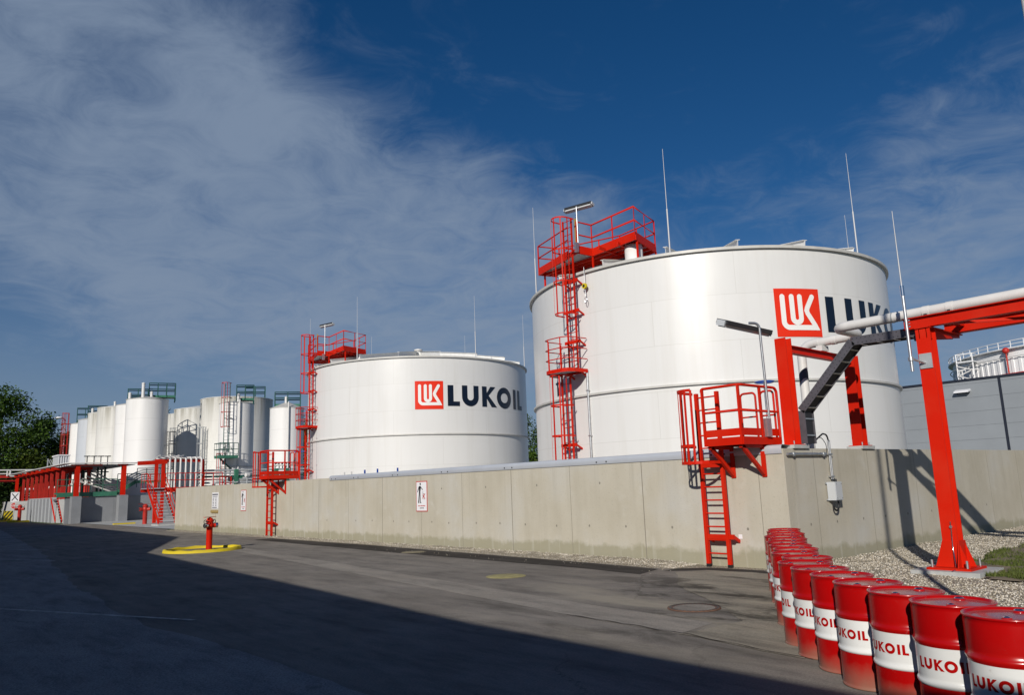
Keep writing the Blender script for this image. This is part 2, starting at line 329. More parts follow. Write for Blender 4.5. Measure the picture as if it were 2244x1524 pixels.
def asphalt(name, c0, c1, grit=.5, stain=0., dust=None):
    m = bpy.data.materials.new(name); m.use_nodes = True; nt = m.node_tree; b = nt.nodes['Principled BSDF']
    b.inputs['Roughness'].default_value = 1.; b.inputs['Specular IOR Level'].default_value = .02
    geo = N(nt, 'ShaderNodeNewGeometry'); pos = geo.outputs['Position']
    n1 = N(nt, 'ShaderNodeTexNoise', Scale=.35, Detail=8., Roughness=.62); nt.links.new(pos, n1.inputs['Vector'])
    r1 = ramp(nt, [(.33, c0), (.68, c1)]); nt.links.new(n1.outputs['Fac'], r1.inputs[0])
    n2 = N(nt, 'ShaderNodeTexNoise', Scale=42., Detail=4., Roughness=.85); nt.links.new(pos, n2.inputs['Vector'])
    r2 = ramp(nt, [(.30, (.30, .30, .30)), (.5, (1, 1, 1)), (.70, (1.8, 1.8, 1.76))]); nt.links.new(n2.outputs['Fac'], r2.inputs[0])
    c = mixc(nt, grit, r1.outputs[0], r2.outputs[0], 'MULTIPLY')
    mpm = N(nt, 'ShaderNodeMapping'); mpm.inputs['Scale'].default_value = (1.5, .35, 1); mpm.inputs['Rotation'].default_value = (0, 0, .08); nt.links.new(pos, mpm.inputs[0])
    nm = N(nt, 'ShaderNodeTexNoise', Scale=1.6, Detail=9., Roughness=.7); nt.links.new(mpm.outputs[0], nm.inputs['Vector'])
    rm = ramp(nt, [(.34, (.68, .68, .69)), (.5, (1, 1, 1)), (.68, (1.22, 1.2, 1.17))]); nt.links.new(nm.outputs['Fac'], rm.inputs[0])
    c = mixc(nt, .9, c, rm.outputs[0], 'MULTIPLY')
    nw = N(nt, 'ShaderNodeTexNoise', Scale=1.1, Detail=6., Roughness=.7); nt.links.new(pos, nw.inputs['Vector'])
    wv = N(nt, 'ShaderNodeVectorMath', operation='MULTIPLY_ADD'); nt.links.new(nw.outputs['Color'], wv.inputs[0]); wv.inputs[1].default_value = (.9, .9, 0); nt.links.new(pos, wv.inputs[2])
    vo = N(nt, 'ShaderNodeTexVoronoi', Scale=.17, feature='DISTANCE_TO_EDGE'); nt.links.new(wv.outputs[0], vo.inputs['Vector'])
    ng = N(nt, 'ShaderNodeTexNoise', Scale=.25, Detail=2.); nt.links.new(pos, ng.inputs['Vector'])
    ck = math_n(nt, 'MULTIPLY', math_n(nt, 'LESS_THAN', vo.outputs['Distance'], .0022), math_n(nt, 'MULTIPLY', math_n(nt, 'SUBTRACT', ng.outputs['Fac'], .47, True), 9., True))
    c = mixc(nt, math_n(nt, 'MULTIPLY', ck, .38), c, (.05, .045, .04))
    vd = N(nt, 'ShaderNodeTexVoronoi', Scale=.8); nt.links.new(wv.outputs[0], vd.inputs['Vector'])
    dsp = math_n(nt, 'MULTIPLY', math_n(nt, 'SUBTRACT', .10, vd.outputs['Distance'], True), 12., True)
    c = mixc(nt, math_n(nt, 'MULTIPLY', dsp, .45), c, (.07, .063, .056))
    if stain:
        mp = N(nt, 'ShaderNodeMapping'); mp.inputs['Scale'].default_value = (.9, .32, 1); mp.inputs['Rotation'].default_value = (0, 0, .9); nt.links.new(pos, mp.inputs[0])
        n3 = N(nt, 'ShaderNodeTexNoise', Scale=1.5, Detail=9., Roughness=.68, Distortion=.6); nt.links.new(mp.outputs[0], n3.inputs['Vector'])
        # tyre marks and spilt oil near the drums
        sp = N(nt, 'ShaderNodeSeparateXYZ'); nt.links.new(pos, sp.inputs[0])
        dx = math_n(nt, 'ADD', sp.outputs[0], 3.6); dy = math_n(nt, 'ADD', sp.outputs[1], 1.6)
        d2 = math_n(nt, 'ADD', math_n(nt, 'MULTIPLY', dx, dx), math_n(nt, 'MULTIPLY', dy, dy))
        near = math_n(nt, 'SUBTRACT', 1., math_n(nt, 'MULTIPLY', d2, 1/26.), True)
        k = math_n(nt, 'MULTIPLY', math_n(nt, 'MULTIPLY', math_n(nt, 'SUBTRACT', n3.outputs['Fac'], .49, True), 9., True), near)
        c = mixc(nt, math_n(nt, 'MULTIPLY', k, .9), c, (.06, .055, .048))
        n6 = N(nt, 'ShaderNodeTexNoise', Scale=.9, Detail=7., Roughness=.6); nt.links.new(mp.outputs[0], n6.inputs['Vector'])
        k2 = math_n(nt, 'MULTIPLY', math_n(nt, 'MULTIPLY', math_n(nt, 'SUBTRACT', n6.outputs['Fac'], .50, True), 8., True), near)
        c = mixc(nt, math_n(nt, 'MULTIPLY', k2, .75), c, (.42, .38, .30))
    nt.links.new(c, b.inputs['Base Color'])
    bp = N(nt, 'ShaderNodeBump', Strength=.5, Distance=.01); nt.links.new(n2.outputs['Fac'], bp.inputs['Height']); nt.links.new(bp.outputs[0], b.inputs['Normal'])
    return m
M['asphalt'] = asphalt('worn_asphalt', (.195, .178, .158), (.27, .248, .222), .42, 1.)
M['asphalt_light'] = asphalt('dusty_asphalt_strip', (.27, .245, .215), (.33, .305, .27), .4)
M['asphalt_new'] = asphalt('new_asphalt_strip', (.055, .050, .046), (.085, .078, .072), .5)
M['asphalt_pale'] = asphalt('pale_old_asphalt', (.25, .245, .235), (.32, .31, .30), .7)
M['apron'] = asphalt('dirty_apron', (.25, .228, .188), (.34, .31, .255), .42, 1.)
M['road_paint'] = mat('worn_road_paint', (.42, .42, .40), .8, var=.5, vscale=6)

def gravel_mat():
    m = bpy.data.materials.new('gravel_bed'); m.use_nodes = True; nt = m.node_tree; b = nt.nodes['Principled BSDF']
    b.inputs['Roughness'].default_value = .9; b.inputs['Specular IOR Level'].default_value = .2
    geo = N(nt, 'ShaderNodeNewGeometry'); pos = geo.outputs['Position']
    vo = N(nt, 'ShaderNodeTexVoronoi', Scale=38.); nt.links.new(pos, vo.inputs['Vector'])
    bw = N(nt, 'ShaderNodeSeparateColor'); nt.links.new(vo.outputs['Color'], bw.inputs[0])
    r = ramp(nt, [(0, (.30, .26, .19)), (.35, (.50, .44, .34)), (.7, (.62, .56, .46)), (1, (.74, .70, .62))]); nt.links.new(bw.outputs[0], r.inputs[0])
    r2 = ramp(nt, [(.25, (1, 1, 1)), (.62, (.35, .33, .30))]); nt.links.new(vo.outputs['Distance'], r2.inputs[0])
    c = mixc(nt, .8, r.outputs[0], r2.outputs[0], 'MULTIPLY')
    nt.links.new(c, b.inputs['Base Color'])
    bp = N(nt, 'ShaderNodeBump', Strength=.9, Distance=.03); bp.invert = True
    nt.links.new(vo.outputs['Distance'], bp.inputs['Height']); nt.links.new(bp.outputs[0], b.inputs['Normal'])
    return m
M['gravel'] = gravel_mat()
def stone_mat():
    m = bpy.data.materials.new('gravel_stone'); m.use_nodes = True; nt = m.node_tree; b = nt.nodes['Principled BSDF']
    b.inputs['Roughness'].default_value = .85; b.inputs['Specular IOR Level'].default_value = .25
    geo = N(nt, 'ShaderNodeNewGeometry')
    r = ramp(nt, [(0, (.22, .18, .13)), (.25, (.42, .37, .28)), (.6, (.60, .54, .44)), (.85, (.70, .65, .57)), (1, (.80, .77, .70))])
    nt.links.new(geo.outputs['Random Per Island'], r.inputs[0]); nt.links.new(r.outputs[0], b.inputs['Base Color'])
    return m
M['stone'] = stone_mat()
def leaf_mat(name, dark, light, sc=.35):
    m = bpy.data.materials.new(name); m.use_nodes = True; nt = m.node_tree; b = nt.nodes['Principled BSDF']
    b.inputs['Roughness'].default_value = .6; b.inputs['Specular IOR Level'].default_value = .25
    geo = N(nt, 'ShaderNodeNewGeometry')
    n = N(nt, 'ShaderNodeTexNoise', Scale=sc, Detail=3.); nt.links.new(geo.outputs['Position'], n.inputs['Vector'])
    k = math_n(nt, 'ADD', math_n(nt, 'MULTIPLY', geo.outputs['Random Per Island'], .45), math_n(nt, 'MULTIPLY', n.outputs['Fac'], .6))
    r = ramp(nt, [(.25, dark), (.8, light)]); nt.links.new(k, r.inputs[0]); nt.links.new(r.outputs[0], b.inputs['Base Color'])
    tr = N(nt, 'ShaderNodeBsdfTranslucent'); nt.links.new(r.outputs[0], tr.inputs[0])
    mx = N(nt, 'ShaderNodeMixShader'); mx.inputs[0].default_value = .25
    out = nt.nodes['Material Output']; nt.links.new(b.outputs[0], mx.inputs[1]); nt.links.new(tr.outputs[0], mx.inputs[2]); nt.links.new(mx.outputs[0], out.inputs[0])
    return m
M['leaf'] = leaf_mat('broadleaf_foliage', (.016, .042, .005), (.085, .155, .018))
M['leaf_dark'] = leaf_mat('dark_foliage', (.010, .026, .006), (.045, .09, .015))
M['leaf_olive'] = leaf_mat('olive_foliage', (.028, .055, .007), (.12, .16, .022))
M['grass'] = leaf_mat('grass_blades', (.05, .075, .012), (.16, .19, .045), 2.)
M['soil'] = mat('bare_soil', (.19, .155, .105), .95, var=.25, vscale=5, bump=.8, bscale=25)
M['verge'] = mat('verge_grass', (.05, .085, .02), .95, var=.4, vscale=1.5, bump=.8, bscale=8)

# ------------------------------------------------------------------ world, sun, camera
SUN_EL = rad(24.0); SUN_AZ = rad(59.0)              # light travels towards (sin az, cos az) on the ground
ld = V((math.cos(SUN_EL)*math.sin(SUN_AZ), math.cos(SUN_EL)*math.cos(SUN_AZ), -math.sin(SUN_EL)))
L = bpy.data.lights.new('sun', 'SUN'); L.energy = 4.1; L.angle = rad(.53); L.color = (1, .945, .86)
sun = bpy.data.objects.new('sun', L); COL.objects.link(sun); sun.rotation_euler = ld.to_track_quat('-Z', 'Y').to_euler()
W = bpy.data.worlds.new('World'); C.world = W; W.use_nodes = True
def build_world():
    nt = W.node_tree; bg = nt.nodes['Background']
    sky = N(nt, 'ShaderNodeTexSky', sky_type='NISHITA'); sky.sun_disc = False
    sky.sun_elevation = SUN_EL; sky.sun_rotation = rad(239.0); sky.altitude = 200; sky.air_density = 1.0; sky.dust_density = .08; sky.ozone_density = 4.0
    hs = N(nt, 'ShaderNodeHueSaturation', Saturation=SKYS, Value=SKYV); nt.links.new(sky.outputs[0], hs.inputs['Color'])
    tc = N(nt, 'ShaderNodeTexCoord'); sp = N(nt, 'ShaderNodeSeparateXYZ'); nt.links.new(tc.outputs['Generated'], sp.inputs[0])
    base = mixc(nt, 1., hs.outputs['Color'], (1.0, .95, 1.05), 'MULTIPLY')
    # a thin cirrus layer: the sky direction carried out to a flat sheet overhead
    zz = math_n(nt, 'ADD', math_n(nt, 'MAXIMUM', sp.outputs[2], 0.), .16)
    cx = math_n(nt, 'DIVIDE', sp.outputs[0], zz); cy = math_n(nt, 'DIVIDE', sp.outputs[1], zz)
    cv = N(nt, 'ShaderNodeCombineXYZ'); nt.links.new(cx, cv.inputs[0]); nt.links.new(cy, cv.inputs[1])
    def dirdot(d, lo, hi):
        dn = V(d).normalized(); vm = N(nt, 'ShaderNodeVectorMath', operation='DOT_PRODUCT'); nt.links.new(tc.outputs['Generated'], vm.inputs[0]); vm.inputs[1].default_value = dn
        mr = N(nt, 'ShaderNodeMapRange'); mr.interpolation_type = 'SMOOTHSTEP'; nt.links.new(vm.outputs['Value'], mr.inputs[0])
        mr.inputs[1].default_value = lo; mr.inputs[2].default_value = hi; return mr.outputs[0]
    mp = N(nt, 'ShaderNodeMapping'); mp.inputs['Rotation'].default_value = (0, 0, .75); mp.inputs['Scale'].default_value = (1., .42, 1); nt.links.new(cv.outputs[0], mp.inputs[0])
    n1 = N(nt, 'ShaderNodeTexNoise', Scale=1.5, Detail=5., Roughness=.55, Distortion=.8); nt.links.new(mp.outputs[0], n1.inputs['Vector'])
    n2 = N(nt, 'ShaderNodeTexNoise', Scale=5.5, Detail=10., Roughness=.66, Distortion=.9); nt.links.new(cv.outputs[0], n2.inputs['Vector'])
    a = 0.
    for d, c0, c1, w in CLOUDS: a = math_n(nt, 'ADD', a, math_n(nt, 'MULTIPLY', dirdot(d, c0, c1), w))
    a = math_n(nt, 'MINIMUM', a, 1.0)
    nn = math_n(nt, 'ADD', math_n(nt, 'MULTIPLY', n1.outputs['Fac'], .95), math_n(nt, 'MULTIPLY', n2.outputs['Fac'], .72))
    k = N(nt, 'ShaderNodeMapRange'); k.interpolation_type = 'SMOOTHSTEP'
    nt.links.new(math_n(nt, 'ADD', nn, math_n(nt, 'MULTIPLY', a, .50)), k.inputs[0]); k.inputs[1].default_value = .80; k.inputs[2].default_value = 1.50
    haze = N(nt, 'ShaderNodeMapRange'); haze.interpolation_type = 'SMOOTHSTEP'; nt.links.new(sp.outputs[2], haze.inputs[0])
    haze.inputs[1].default_value = .34; haze.inputs[2].default_value = .02; haze.inputs[3].default_value = 0; haze.inputs[4].default_value = .8
    c = mixc(nt, haze.outputs[0], base, (3.5, 4.7, 6.6))
    c = mixc(nt, math_n(nt, 'MULTIPLY', k.outputs[0], .88), c, CLOUD_COL)
    nt.links.new(c, bg.inputs['Color']); bg.inputs['Strength'].default_value = SKY
SKY = .05; SKYV = .97; SKYS = 1.28; CLOUD_COL = (4.3, 5.6, 7.7)
CLOUDS = [((.05, .86, .50), .94, .998, .62), ((.14, .90, .41), .95, .998, .45), ((.317, .893, .318), .965, .999, .75), ((.47, .83, .29), .972, .9995, .5), ((.60, .75, .27), .978, .9995, .7), ((.70, .67, .25), .985, .9997, .4), ((.945, .24, .20), .962, .9985, .7)]
build_world()

cam = bpy.data.cameras.new('camera'); co = bpy.data.objects.new('camera', cam); COL.objects.link(co); C.camera = co
cam.sensor_fit = 'HORIZONTAL'; cam.sensor_width = 36; cam.lens = 1686.73*36/2244; cam.clip_end = 3000; cam.clip_start = .1
hd = rad(40.385); pt = .178311; rl = -.035348
F0 = V((math.sin(hd), math.cos(hd), 0)); R0 = V((math.cos(hd), -math.sin(hd), 0)); Z = V((0, 0, 1))
Fv = F0*math.cos(pt) + Z*math.sin(pt); U0 = -F0*math.sin(pt) + Z*math.cos(pt)
Rv = R0*math.cos(rl) + U0*math.sin(rl); Uv = -R0*math.sin(rl) + U0*math.cos(rl)
CAM = V((-14.4884, -8.5810, 1.85))
mw = Matrix.Identity(4)
for i in range(3): mw[i][0] = Rv[i]; mw[i][1] = Uv[i]; mw[i][2] = -Fv[i]; mw[i][3] = CAM[i]
co.matrix_world = mw
C.view_settings.view_transform = 'Standard'; C.view_settings.look = 'None'; C.view_settings.exposure = 0; C.view_settings.gamma = 1

# ------------------------------------------------------------------ lettering (plain geometric capitals, cap height 1)
def strip(path, w, cap0=False, cap1=False):
    """polyline -> list of convex polygons of width w with mitred joints"""
    P = [V((x, y, 0)) for x, y in path]; Lf = []; Rt = []
    for i, p in enumerate(P):
        d0 = (p - P[i-1]).normalized() if i > 0 else (P[1]-p).normalized()
        d1 = (P[i+1]-p).normalized() if i < len(P)-1 else d0
        n0 = V((-d0.y, d0.x, 0)); n1 = V((-d1.y, d1.x, 0)); n = (n0+n1).normalized(); k = w/2/max(.35, n.dot(n0))
        Lf.append(p+n*k); Rt.append(p-n*k)
    polys = [[Lf[i], Rt[i], Rt[i+1], Lf[i+1]] for i in range(len(P)-1)]
    def cap(p, d):
        a = math.atan2(d.y, d.x)
        return [p + V((math.cos(a-PI/2+PI*k/8), math.sin(a-PI/2+PI*k/8), 0))*(w/2) for k in range(9)]
    if cap0: polys.append(cap(P[0], P[0]-P[1]))
    if cap1: polys.append(cap(P[-1], P[-1]-P[-2]))
    return [[(q.x, q.y) for q in g] for g in polys]
def a2(cx, cy, rx, ry, a0, a1, n): return [(cx+rx*math.cos(a0+(a1-a0)*i/n), cy+ry*math.sin(a0+(a1-a0)*i/n)) for i in range(n+1)]
def glyph(ch):
    t = .285
    if ch == 'L': return [[(0, 0), (.60, 0), (.60, .22), (t, .22), (0, .22)], [(0, .22), (t, .22), (t, 1), (0, 1)]], .60
    if ch == 'I': return [[(0, 0), (t, 0), (t, 1), (0, 1)]], t
    if ch == 'U':
        w = .90; r = w/2 - t/2; return strip([(t/2, 1)] + a2(w/2, r+t/2, r, r, PI, 2*PI, 16) + [(w-t/2, 1)], t), w
    if ch == 'O':
        w = 1.13; out = a2(w/2, .5, w/2, .53, 0, 2*PI, 36); inn = a2(w/2, .5, w/2-t, .53-t, 0, 2*PI, 36)
        return [[out[i], out[i+1], inn[i+1], inn[i]] for i in range(36)], w
    if ch == 'K':
        return [[(0, 0), (t, 0), (t, 1), (0, 1)], [(t, .40), (.40, .56), (.86, 1), (.52, 1), (t, .68)], [(t, .40), (.58, 0), (.94, 0), (.40, .56)]], .94
GAP = {'L': .115, 'U': .20, 'K': .01, 'O': .22, 'I': .19}
def text_polys(txt, h):
    """-> [polys per letter] in metres with x from 0; total width"""
    x = 0; out = []
    for ch in txt:
        g, w = glyph(ch)
        out.append([[((px+x)*h, py*h) for px, py in p] for p in g]); x += w + GAP[ch]
    return out, (x-GAP[txt[-1]])*h
def emblem_polys(s):
    w = .105
    P = []
    P += strip([(.165, .83), (.165, .33)] + a2(.285, .31, .12, .12, PI, 1.5*PI, 8) + [(.86, .19)], w, cap0=True)
    P += strip([(.365, .83)] + a2(.455, .385, .09, .09, PI, 2*PI, 12) + [(.545, .83)], w, cap0=True, cap1=True)
    P += strip([(.83, .83), (.70, .60), (.68, .54), (.70, .48), (.7115, .4612)], w, cap0=True)
    P += [[(.6665, .434), (.7835, .2425), (.86, .2425), (.8897, .27), (.7565, .488)]]
    P += [[(.86, .1375), (.955, .1375), (.8897, .2700), (.86, .2424)]]
    return [[(x*s, y*s) for x, y in p] for p in P]
def wrap(polys, fmap, step, name, m, parent, z0=0):
    """2-D polygons cut into strips and laid on a curved surface by fmap(x, y)"""
    bm = bmesh.new()
    for p in polys:
        vs = [bm.verts.new((x, y, 0)) for x, y in p]
        try: bm.faces.new(vs)
        except ValueError: pass
    bmesh.ops.triangulate(bm, faces=bm.faces)
    xs = [v.co.x for v in bm.verts]; x = math.floor(min(xs)/step)*step
    while x < max(xs):
        x += step
        bmesh.ops.bisect_plane(bm, geom=bm.verts[:]+bm.edges[:]+bm.faces[:], plane_co=(x+1e-4, 0, 0), plane_no=(1, 0, 0))
    for f in bm.faces:
        f.normal_update()
        if f.normal.z < 0: f.normal_flip()
    o0 = V((0, 0, 0)); p = parent
    while p is not None: o0 = o0 + p.location; p = p.parent
    for v in bm.verts: v.co = V(fmap(v.co.x, v.co.y)) - o0
    me = bpy.data.meshes.new(name); bm.to_mesh(me); bm.free(); me.materials.append(m)
    o = bpy.data.objects.new(name, me); COL.objects.link(o); o.parent = parent
    return o
def flat_map(o, ux, uy): 
    o = V(o); ux = V(ux); uy = V(uy)
    return lambda x, y: o + ux*x + uy*y

# ================================================================== SETTING
def sheet(name, pts, z, m, kind='structure'):
    b = MB(); n = len(pts); b.add([(x, y, z) for x, y in pts], [tuple(range(n))]); o = b.build(name, m, recalc=False)
    if o.data.polygons[0].normal.z < 0: o.data.flip_normals()
    o['kind'] = kind; return o
def ragged(pts, step=.5, amp=.08, seed=1):
    out = []; n = len(pts)
    for i in range(n):
        a = V((*pts[i], 0)); b = V((*pts[(i+1) % n], 0)); k = max(1, int((b-a).length/step))
        if (b-a).length > 60: k = 1
        for j in range(k):
            p = a + (b-a)*j/k
            o = noise.noise_vector(V((p.x*1.7+seed*9, p.y*1.7, seed)))*amp + noise.noise_vector(V((p.x*.5, p.y*.5+seed*5, seed)))*amp
            out.append((p.x+o.x, p.y+o.y))
    return out
sheet('ground', [(-400, -300), (500, -300), (500, 700), (-400, 700)], -.012, M['verge'])
# the yard floor inside the bund walls and the asphalt lane outside
sheet('bund_floor', [(.3, .3), (60, .3), (60, 70), (.3, 70)], .03, M['plinth'])
DR0 = V((-8.41, -6.55, 0)); 
road_pts = [(-16.3, -40), (-14.5, -12.5), (-8.55, -6.5), (-7.45, -4.95), (-6.45, -3.85), (-3.6, -2.05), (-.9, -.25), (-.28, .35), (-.42, 1.3), (-.5, 1.8), (-1.15, 2.4), (-1.0, 4.65), (-.55, 16.3), (-.4, 26.5), (-.3, 39.2),
            (1.2, 46), (1.8, 56), (2.2, 67.3), (-.9, 67.3), (-1.0, 71), (-1.6, 90), (-2.0, 112), (-3, 135), (-60, 140), (-60, -40)]
sheet('asphalt_road', ragged(road_pts, .35, .06, 2), 0.0, M['asphalt'])
sheet('new_asphalt_strip', ragged([(-.62, 24), (-.62, 16.3), (-1.07, 4.65), (-1.25, 2.45), (-2.2, 2.15), (-1.98, 4.2), (-1.9, 11.8), (-1.4, 24)], .5, .03, 3), .004, M['asphalt_new'])
sheet('new_asphalt_strip', ragged([(-.95, 2.15), (-.48, 1.70), (-.36, .45), (-.95, -.15), (-1.5, -.45), (-1.2, .1), (-.75, .6), (-.85, 1.5), (-1.5, 2.1)], .2, .05, 13), .004, M['asphalt_new'])
sheet('dusty_road_strip', ragged([(-4.35, 12.0), (-5.2, 4.3), (-5.6, .3), (-5.75, -2.2), (-6.62, -2.3), (-6.5, -.26), (-6.1, 3.0), (-5.0, 12.5), (-4.2, 20), (-3.6, 20)], .5, .03, 4), .004, M['asphalt_light'])
sheet('dirty_apron', ragged([(-1.55, 1.75), (-3.1, .43), (-4.07, -.77), (-4.99, -1.91), (-5.45, -2.44), (-6.62, -2.32), (-6.85, -4.1), (-6.45, -3.87), (-3.6, -2.07), (-.92, -.27), (-.75, .5), (-.95, 1.4)], .25, .07, 14), .008, M['apron'])
def crack(pts, w, nm='asphalt_seam'):
    rn = random.Random(4); vs = []; 
    P = []
    for a, b in zip(pts, pts[1:]):
        k = max(2, int(math.hypot(b[0]-a[0], b[1]-a[1])/.12))
        P += [(a[0]+(b[0]-a[0])*i/k, a[1]+(b[1]-a[1])*i/k) for i in range(k)]
    for i, (x, y) in enumerate(P):
        x += .05*noise.noise(V((x*2.3, y*2.3, 5))) + rn.gauss(0, .006); ww = w*(.35+rn.random()); vs += [(x-ww/2, y, .0115), (x+ww/2, y, .0115)]
    b = MB(); b.add(vs, [(2*i, 2*i+1, 2*i+3, 2*i+2) for i in range(len(P)-1)]); o = b.build(nm, M['asphalt_new'], recalc=False); o['kind'] = 'structure'
    for f in o.data.polygons:
        if f.normal.z < 0: o.data.flip_normals(); break
crack([(-6.5, -.2), (-6.6, -2.3), (-6.74, -3.3), (-6.9, -4.3)], .022)
sheet('pale_asphalt', ragged([(-8.8, 26.4), (-10.6, 10.8), (-11.0, 4.2), (-10.75, .6), (-10.7, -2), (-11.5, -6), (-12.5, -30), (-60, -30), (-60, 60), (-6, 60)], .4, .10, 5), .004, M['asphalt_pale'])
def line(a, b, w=.09):
    a = V((*a, .008)); b = V((*b, .008)); d = (b-a).normalized(); n = V((-d.y, d.x, 0))*w/2
    mb = MB(); mb.add([a-n, b-n, b+n, a+n], [(0, 1, 2, 3)]); o = mb.build('parking_line', M['road_paint'], recalc=False); o['kind'] = 'structure'
    if o.data.polygons[0].normal.z < 0: o.data.flip_normals()
line((-12.9, 9.7), (-10.35, 4.0)); line((-10.6, 32.8), (-8.43, 27.0)); line((-11.2, 25.2), (-9.36, 20.4))
# gravel: a lumpy bed in front of the far wall, a narrow strip along the near one
def bed(name, fn_in, x0, y0, x1, y1, step, zf, m):
    nx = int((x1-x0)/step)+1; ny = int((y1-y0)/step)+1; vs = []; fs = []; ok = {}
    for j in range(ny):
        for i in range(nx):
            x = x0+i*step; y = y0+j*step
            if fn_in(x, y): ok[(i, j)] = len(vs); vs.append((x, y, zf(x, y)))
    for j in range(ny-1):
        for i in range(nx-1):
            q = [(i, j), (i+1, j), (i+1, j+1), (i, j+1)]
            if all(k in ok for k in q): fs.append([ok[k] for k in q])
    b = MB(); b.add(vs, fs, True); o = b.build(name, m, recalc=False); o['kind'] = 'structure'; return o
def road_edge(y):   # x of the asphalt's edge by the drums
    P = [(-40, -16.3), (-12.5, -14.5), (-6.5, -8.55), (-4.95, -7.45), (-3.85, -6.45), (-2.05, -3.6), (-.25, -.9), (.35, -.28)]
    for (ya, xa), (yb, xb) in zip(P, P[1:]):
        if ya <= y <= yb: return xa + (xb-xa)*(y-ya)/(yb-ya)
    return -.3
def gz(x, y):
    d = x - road_edge(y) - .05
    t = max(0, min(1, d/1.0)); 
    return -.008 + t*(.045 + .05*noise.noise(V((x*.6, y*.6, 3))) + .018*noise.noise(V((x*2.4, y*2.4, 7)))) + (.05*max(0, 1-abs(y)/.7) if x > .3 else 0)*t
bed('gravel_bed', lambda x, y: x > road_edge(y)-.3, -15, -14, 26, -.0, .16, gz, M['gravel'])
bed('gravel_strip', lambda x, y: x > -1.35, -1.4, 2.2, 0, 39.3, .1, lambda x, y: (-.03 if x < -1.0 + .035*min(12, y-3)*1 else .03*min(1, (y-2.2)/1.2) + (.035*noise.noise(V((x*3, y*3, 1))) + .05*max(0, (x+.5)))*min(1, (y-2.2)/1.0) - .004*max(0, 3.2-y)), M['gravel'])
bed('gravel_yard', lambda x, y: True, .0, 39.4, 14, 67.4, .7, lambda x, y: -.008 + .02*min(1, max(0, x-1.2)) + .03*noise.noise(V((x, y, 2))) - (.04 if x < 2 else 0), M['gravel'])
sheet('gravel_base', [(-1.6, -.6), (.1, -.6), (.1, 40), (-1.6, 40)], -.007, M['gravel'])
def stones(name, pts, seed, r0, r1):
    rnd = random.Random(seed); vs = []; fs = []
    O = [(1,0,0),(-1,0,0),(0,1,0),(0,-1,0),(0,0,1),(0,0,-1)]; OF = [(0,2,4),(2,1,4),(1,3,4),(3,0,4),(2,0,5),(1,2,5),(3,1,5),(0,3,5)]
    for x, y, z in pts:
        r = r0 + (r1-r0)*rnd.random()**2; a = rnd.random()*6.28; ca, sa = math.cos(a), math.sin(a)
        e = (r*(.8+.6*rnd.random()), r*(.7+.4*rnd.random()), r*(.45+.3*rnd.random())); b = len(vs); t = rnd.uniform(-.35, .35)
        for p in O:
            px, py, pz = p[0]*e[0], p[1]*e[1], p[2]*e[2] + p[0]*t*e[0]
            vs.append((x+px*ca-py*sa, y+px*sa+py*ca, z+pz))
        fs += [[b+i for i in f] for f in OF]
    me = bpy.data.meshes.new(name); me.from_pydata(vs, [], fs); me.materials.append(M['stone'])
    me.polygons.foreach_set('use_smooth', [True]*len(fs)); me.update()
    o = bpy.data.objects.new(name, me); COL.objects.link(o); o['kind'] = 'stuff'; return o
rnd = random.Random(5); P = []
def grass_in(x, y):    # the mown patch beside the red column
    e = .35*noise.noise(V((x*1.3, y*1.3, 9)))
    return x > .25+e*.6+max(0, y+3.45)*1.3 and -4.45-.12*x+e*.8 < y < -2.30 + e*.7 + min(1.0, max(0, x-3)*.1)
while len(P) < 52000:
    x = -8.2 + 24*rnd.random()**1.7; y = -6.8 + 6.8*rnd.random()
    if x > road_edge(y)+.02 and not grass_in(x, y): P.append((x, y, gz(x, y)+.004))
stones('gravel_stones', P, 3, .008, .021)
P = []
while len(P) < 6500:
    y = 2.3 + 24*rnd.random()**1.6; x = -.02 - rnd.random()*(.95 if y < 6 else .55)
    P.append((x, y, (.035 + .05*max(0, x+.5))*min(1, (y-2.2)/1.2)))
for _ in range(60): P.append((-1.2-rnd.random()*1.3*rnd.random(), 2+12*rnd.random(), .006))
for _ in range(0): P.append((-4.5+rnd.uniform(-3.5, 3), rnd.uniform(-3, 3), .004))
stones('gravel_strip_stones', P, 4, .008, .02)
# grass patch on soil
b = MB(); g = []
nx, ny, st = 96, 40, .14
idx = {}
for j in range(ny):
    for i in range(nx):
        x = -.2+i*st; y = -6.6+j*st
        if grass_in(x, y) or grass_in(x+.25, y) or grass_in(x, y+.22) or grass_in(x-.2, y+.1): idx[(i, j)] = len(g); g.append((x, y, gz(x, y)+.035+.03*noise.noise(V((x*3, y*3, 4)))))
fs = [[idx[k] for k in ((i, j), (i+1, j), (i+1, j+1), (i, j+1))] for i in range(nx) for j in range(ny) if all(k in idx for k in ((i, j), (i+1, j), (i+1, j+1), (i, j+1)))]
b.add(g, fs, True); o = b.build('soil', M['soil'], recalc=False); o['kind'] = 'structure'
def blades(name, pts, seed, h0, h1, m):
    rnd = random.Random(seed); vs = []; fs = []
    for x, y, z in pts:
        h = rnd.uniform(h0, h1); a = rnd.random()*6.28; w = .006+.006*rnd.random(); lx, ly = rnd.gauss(0, .4)*h, rnd.gauss(0, .4)*h; b = len(vs)
        vs += [(x-w*math.cos(a), y-w*math.sin(a), z), (x+w*math.cos(a), y+w*math.sin(a), z), (x+lx, y+ly, z+h)]; fs.append((b, b+1, b+2))
    me = bpy.data.meshes.new(name); me.from_pydata(vs, [], fs); me.materials.append(m); o = bpy.data.objects.new(name, me); COL.objects.link(o); o['kind'] = 'stuff'; return o
P = []
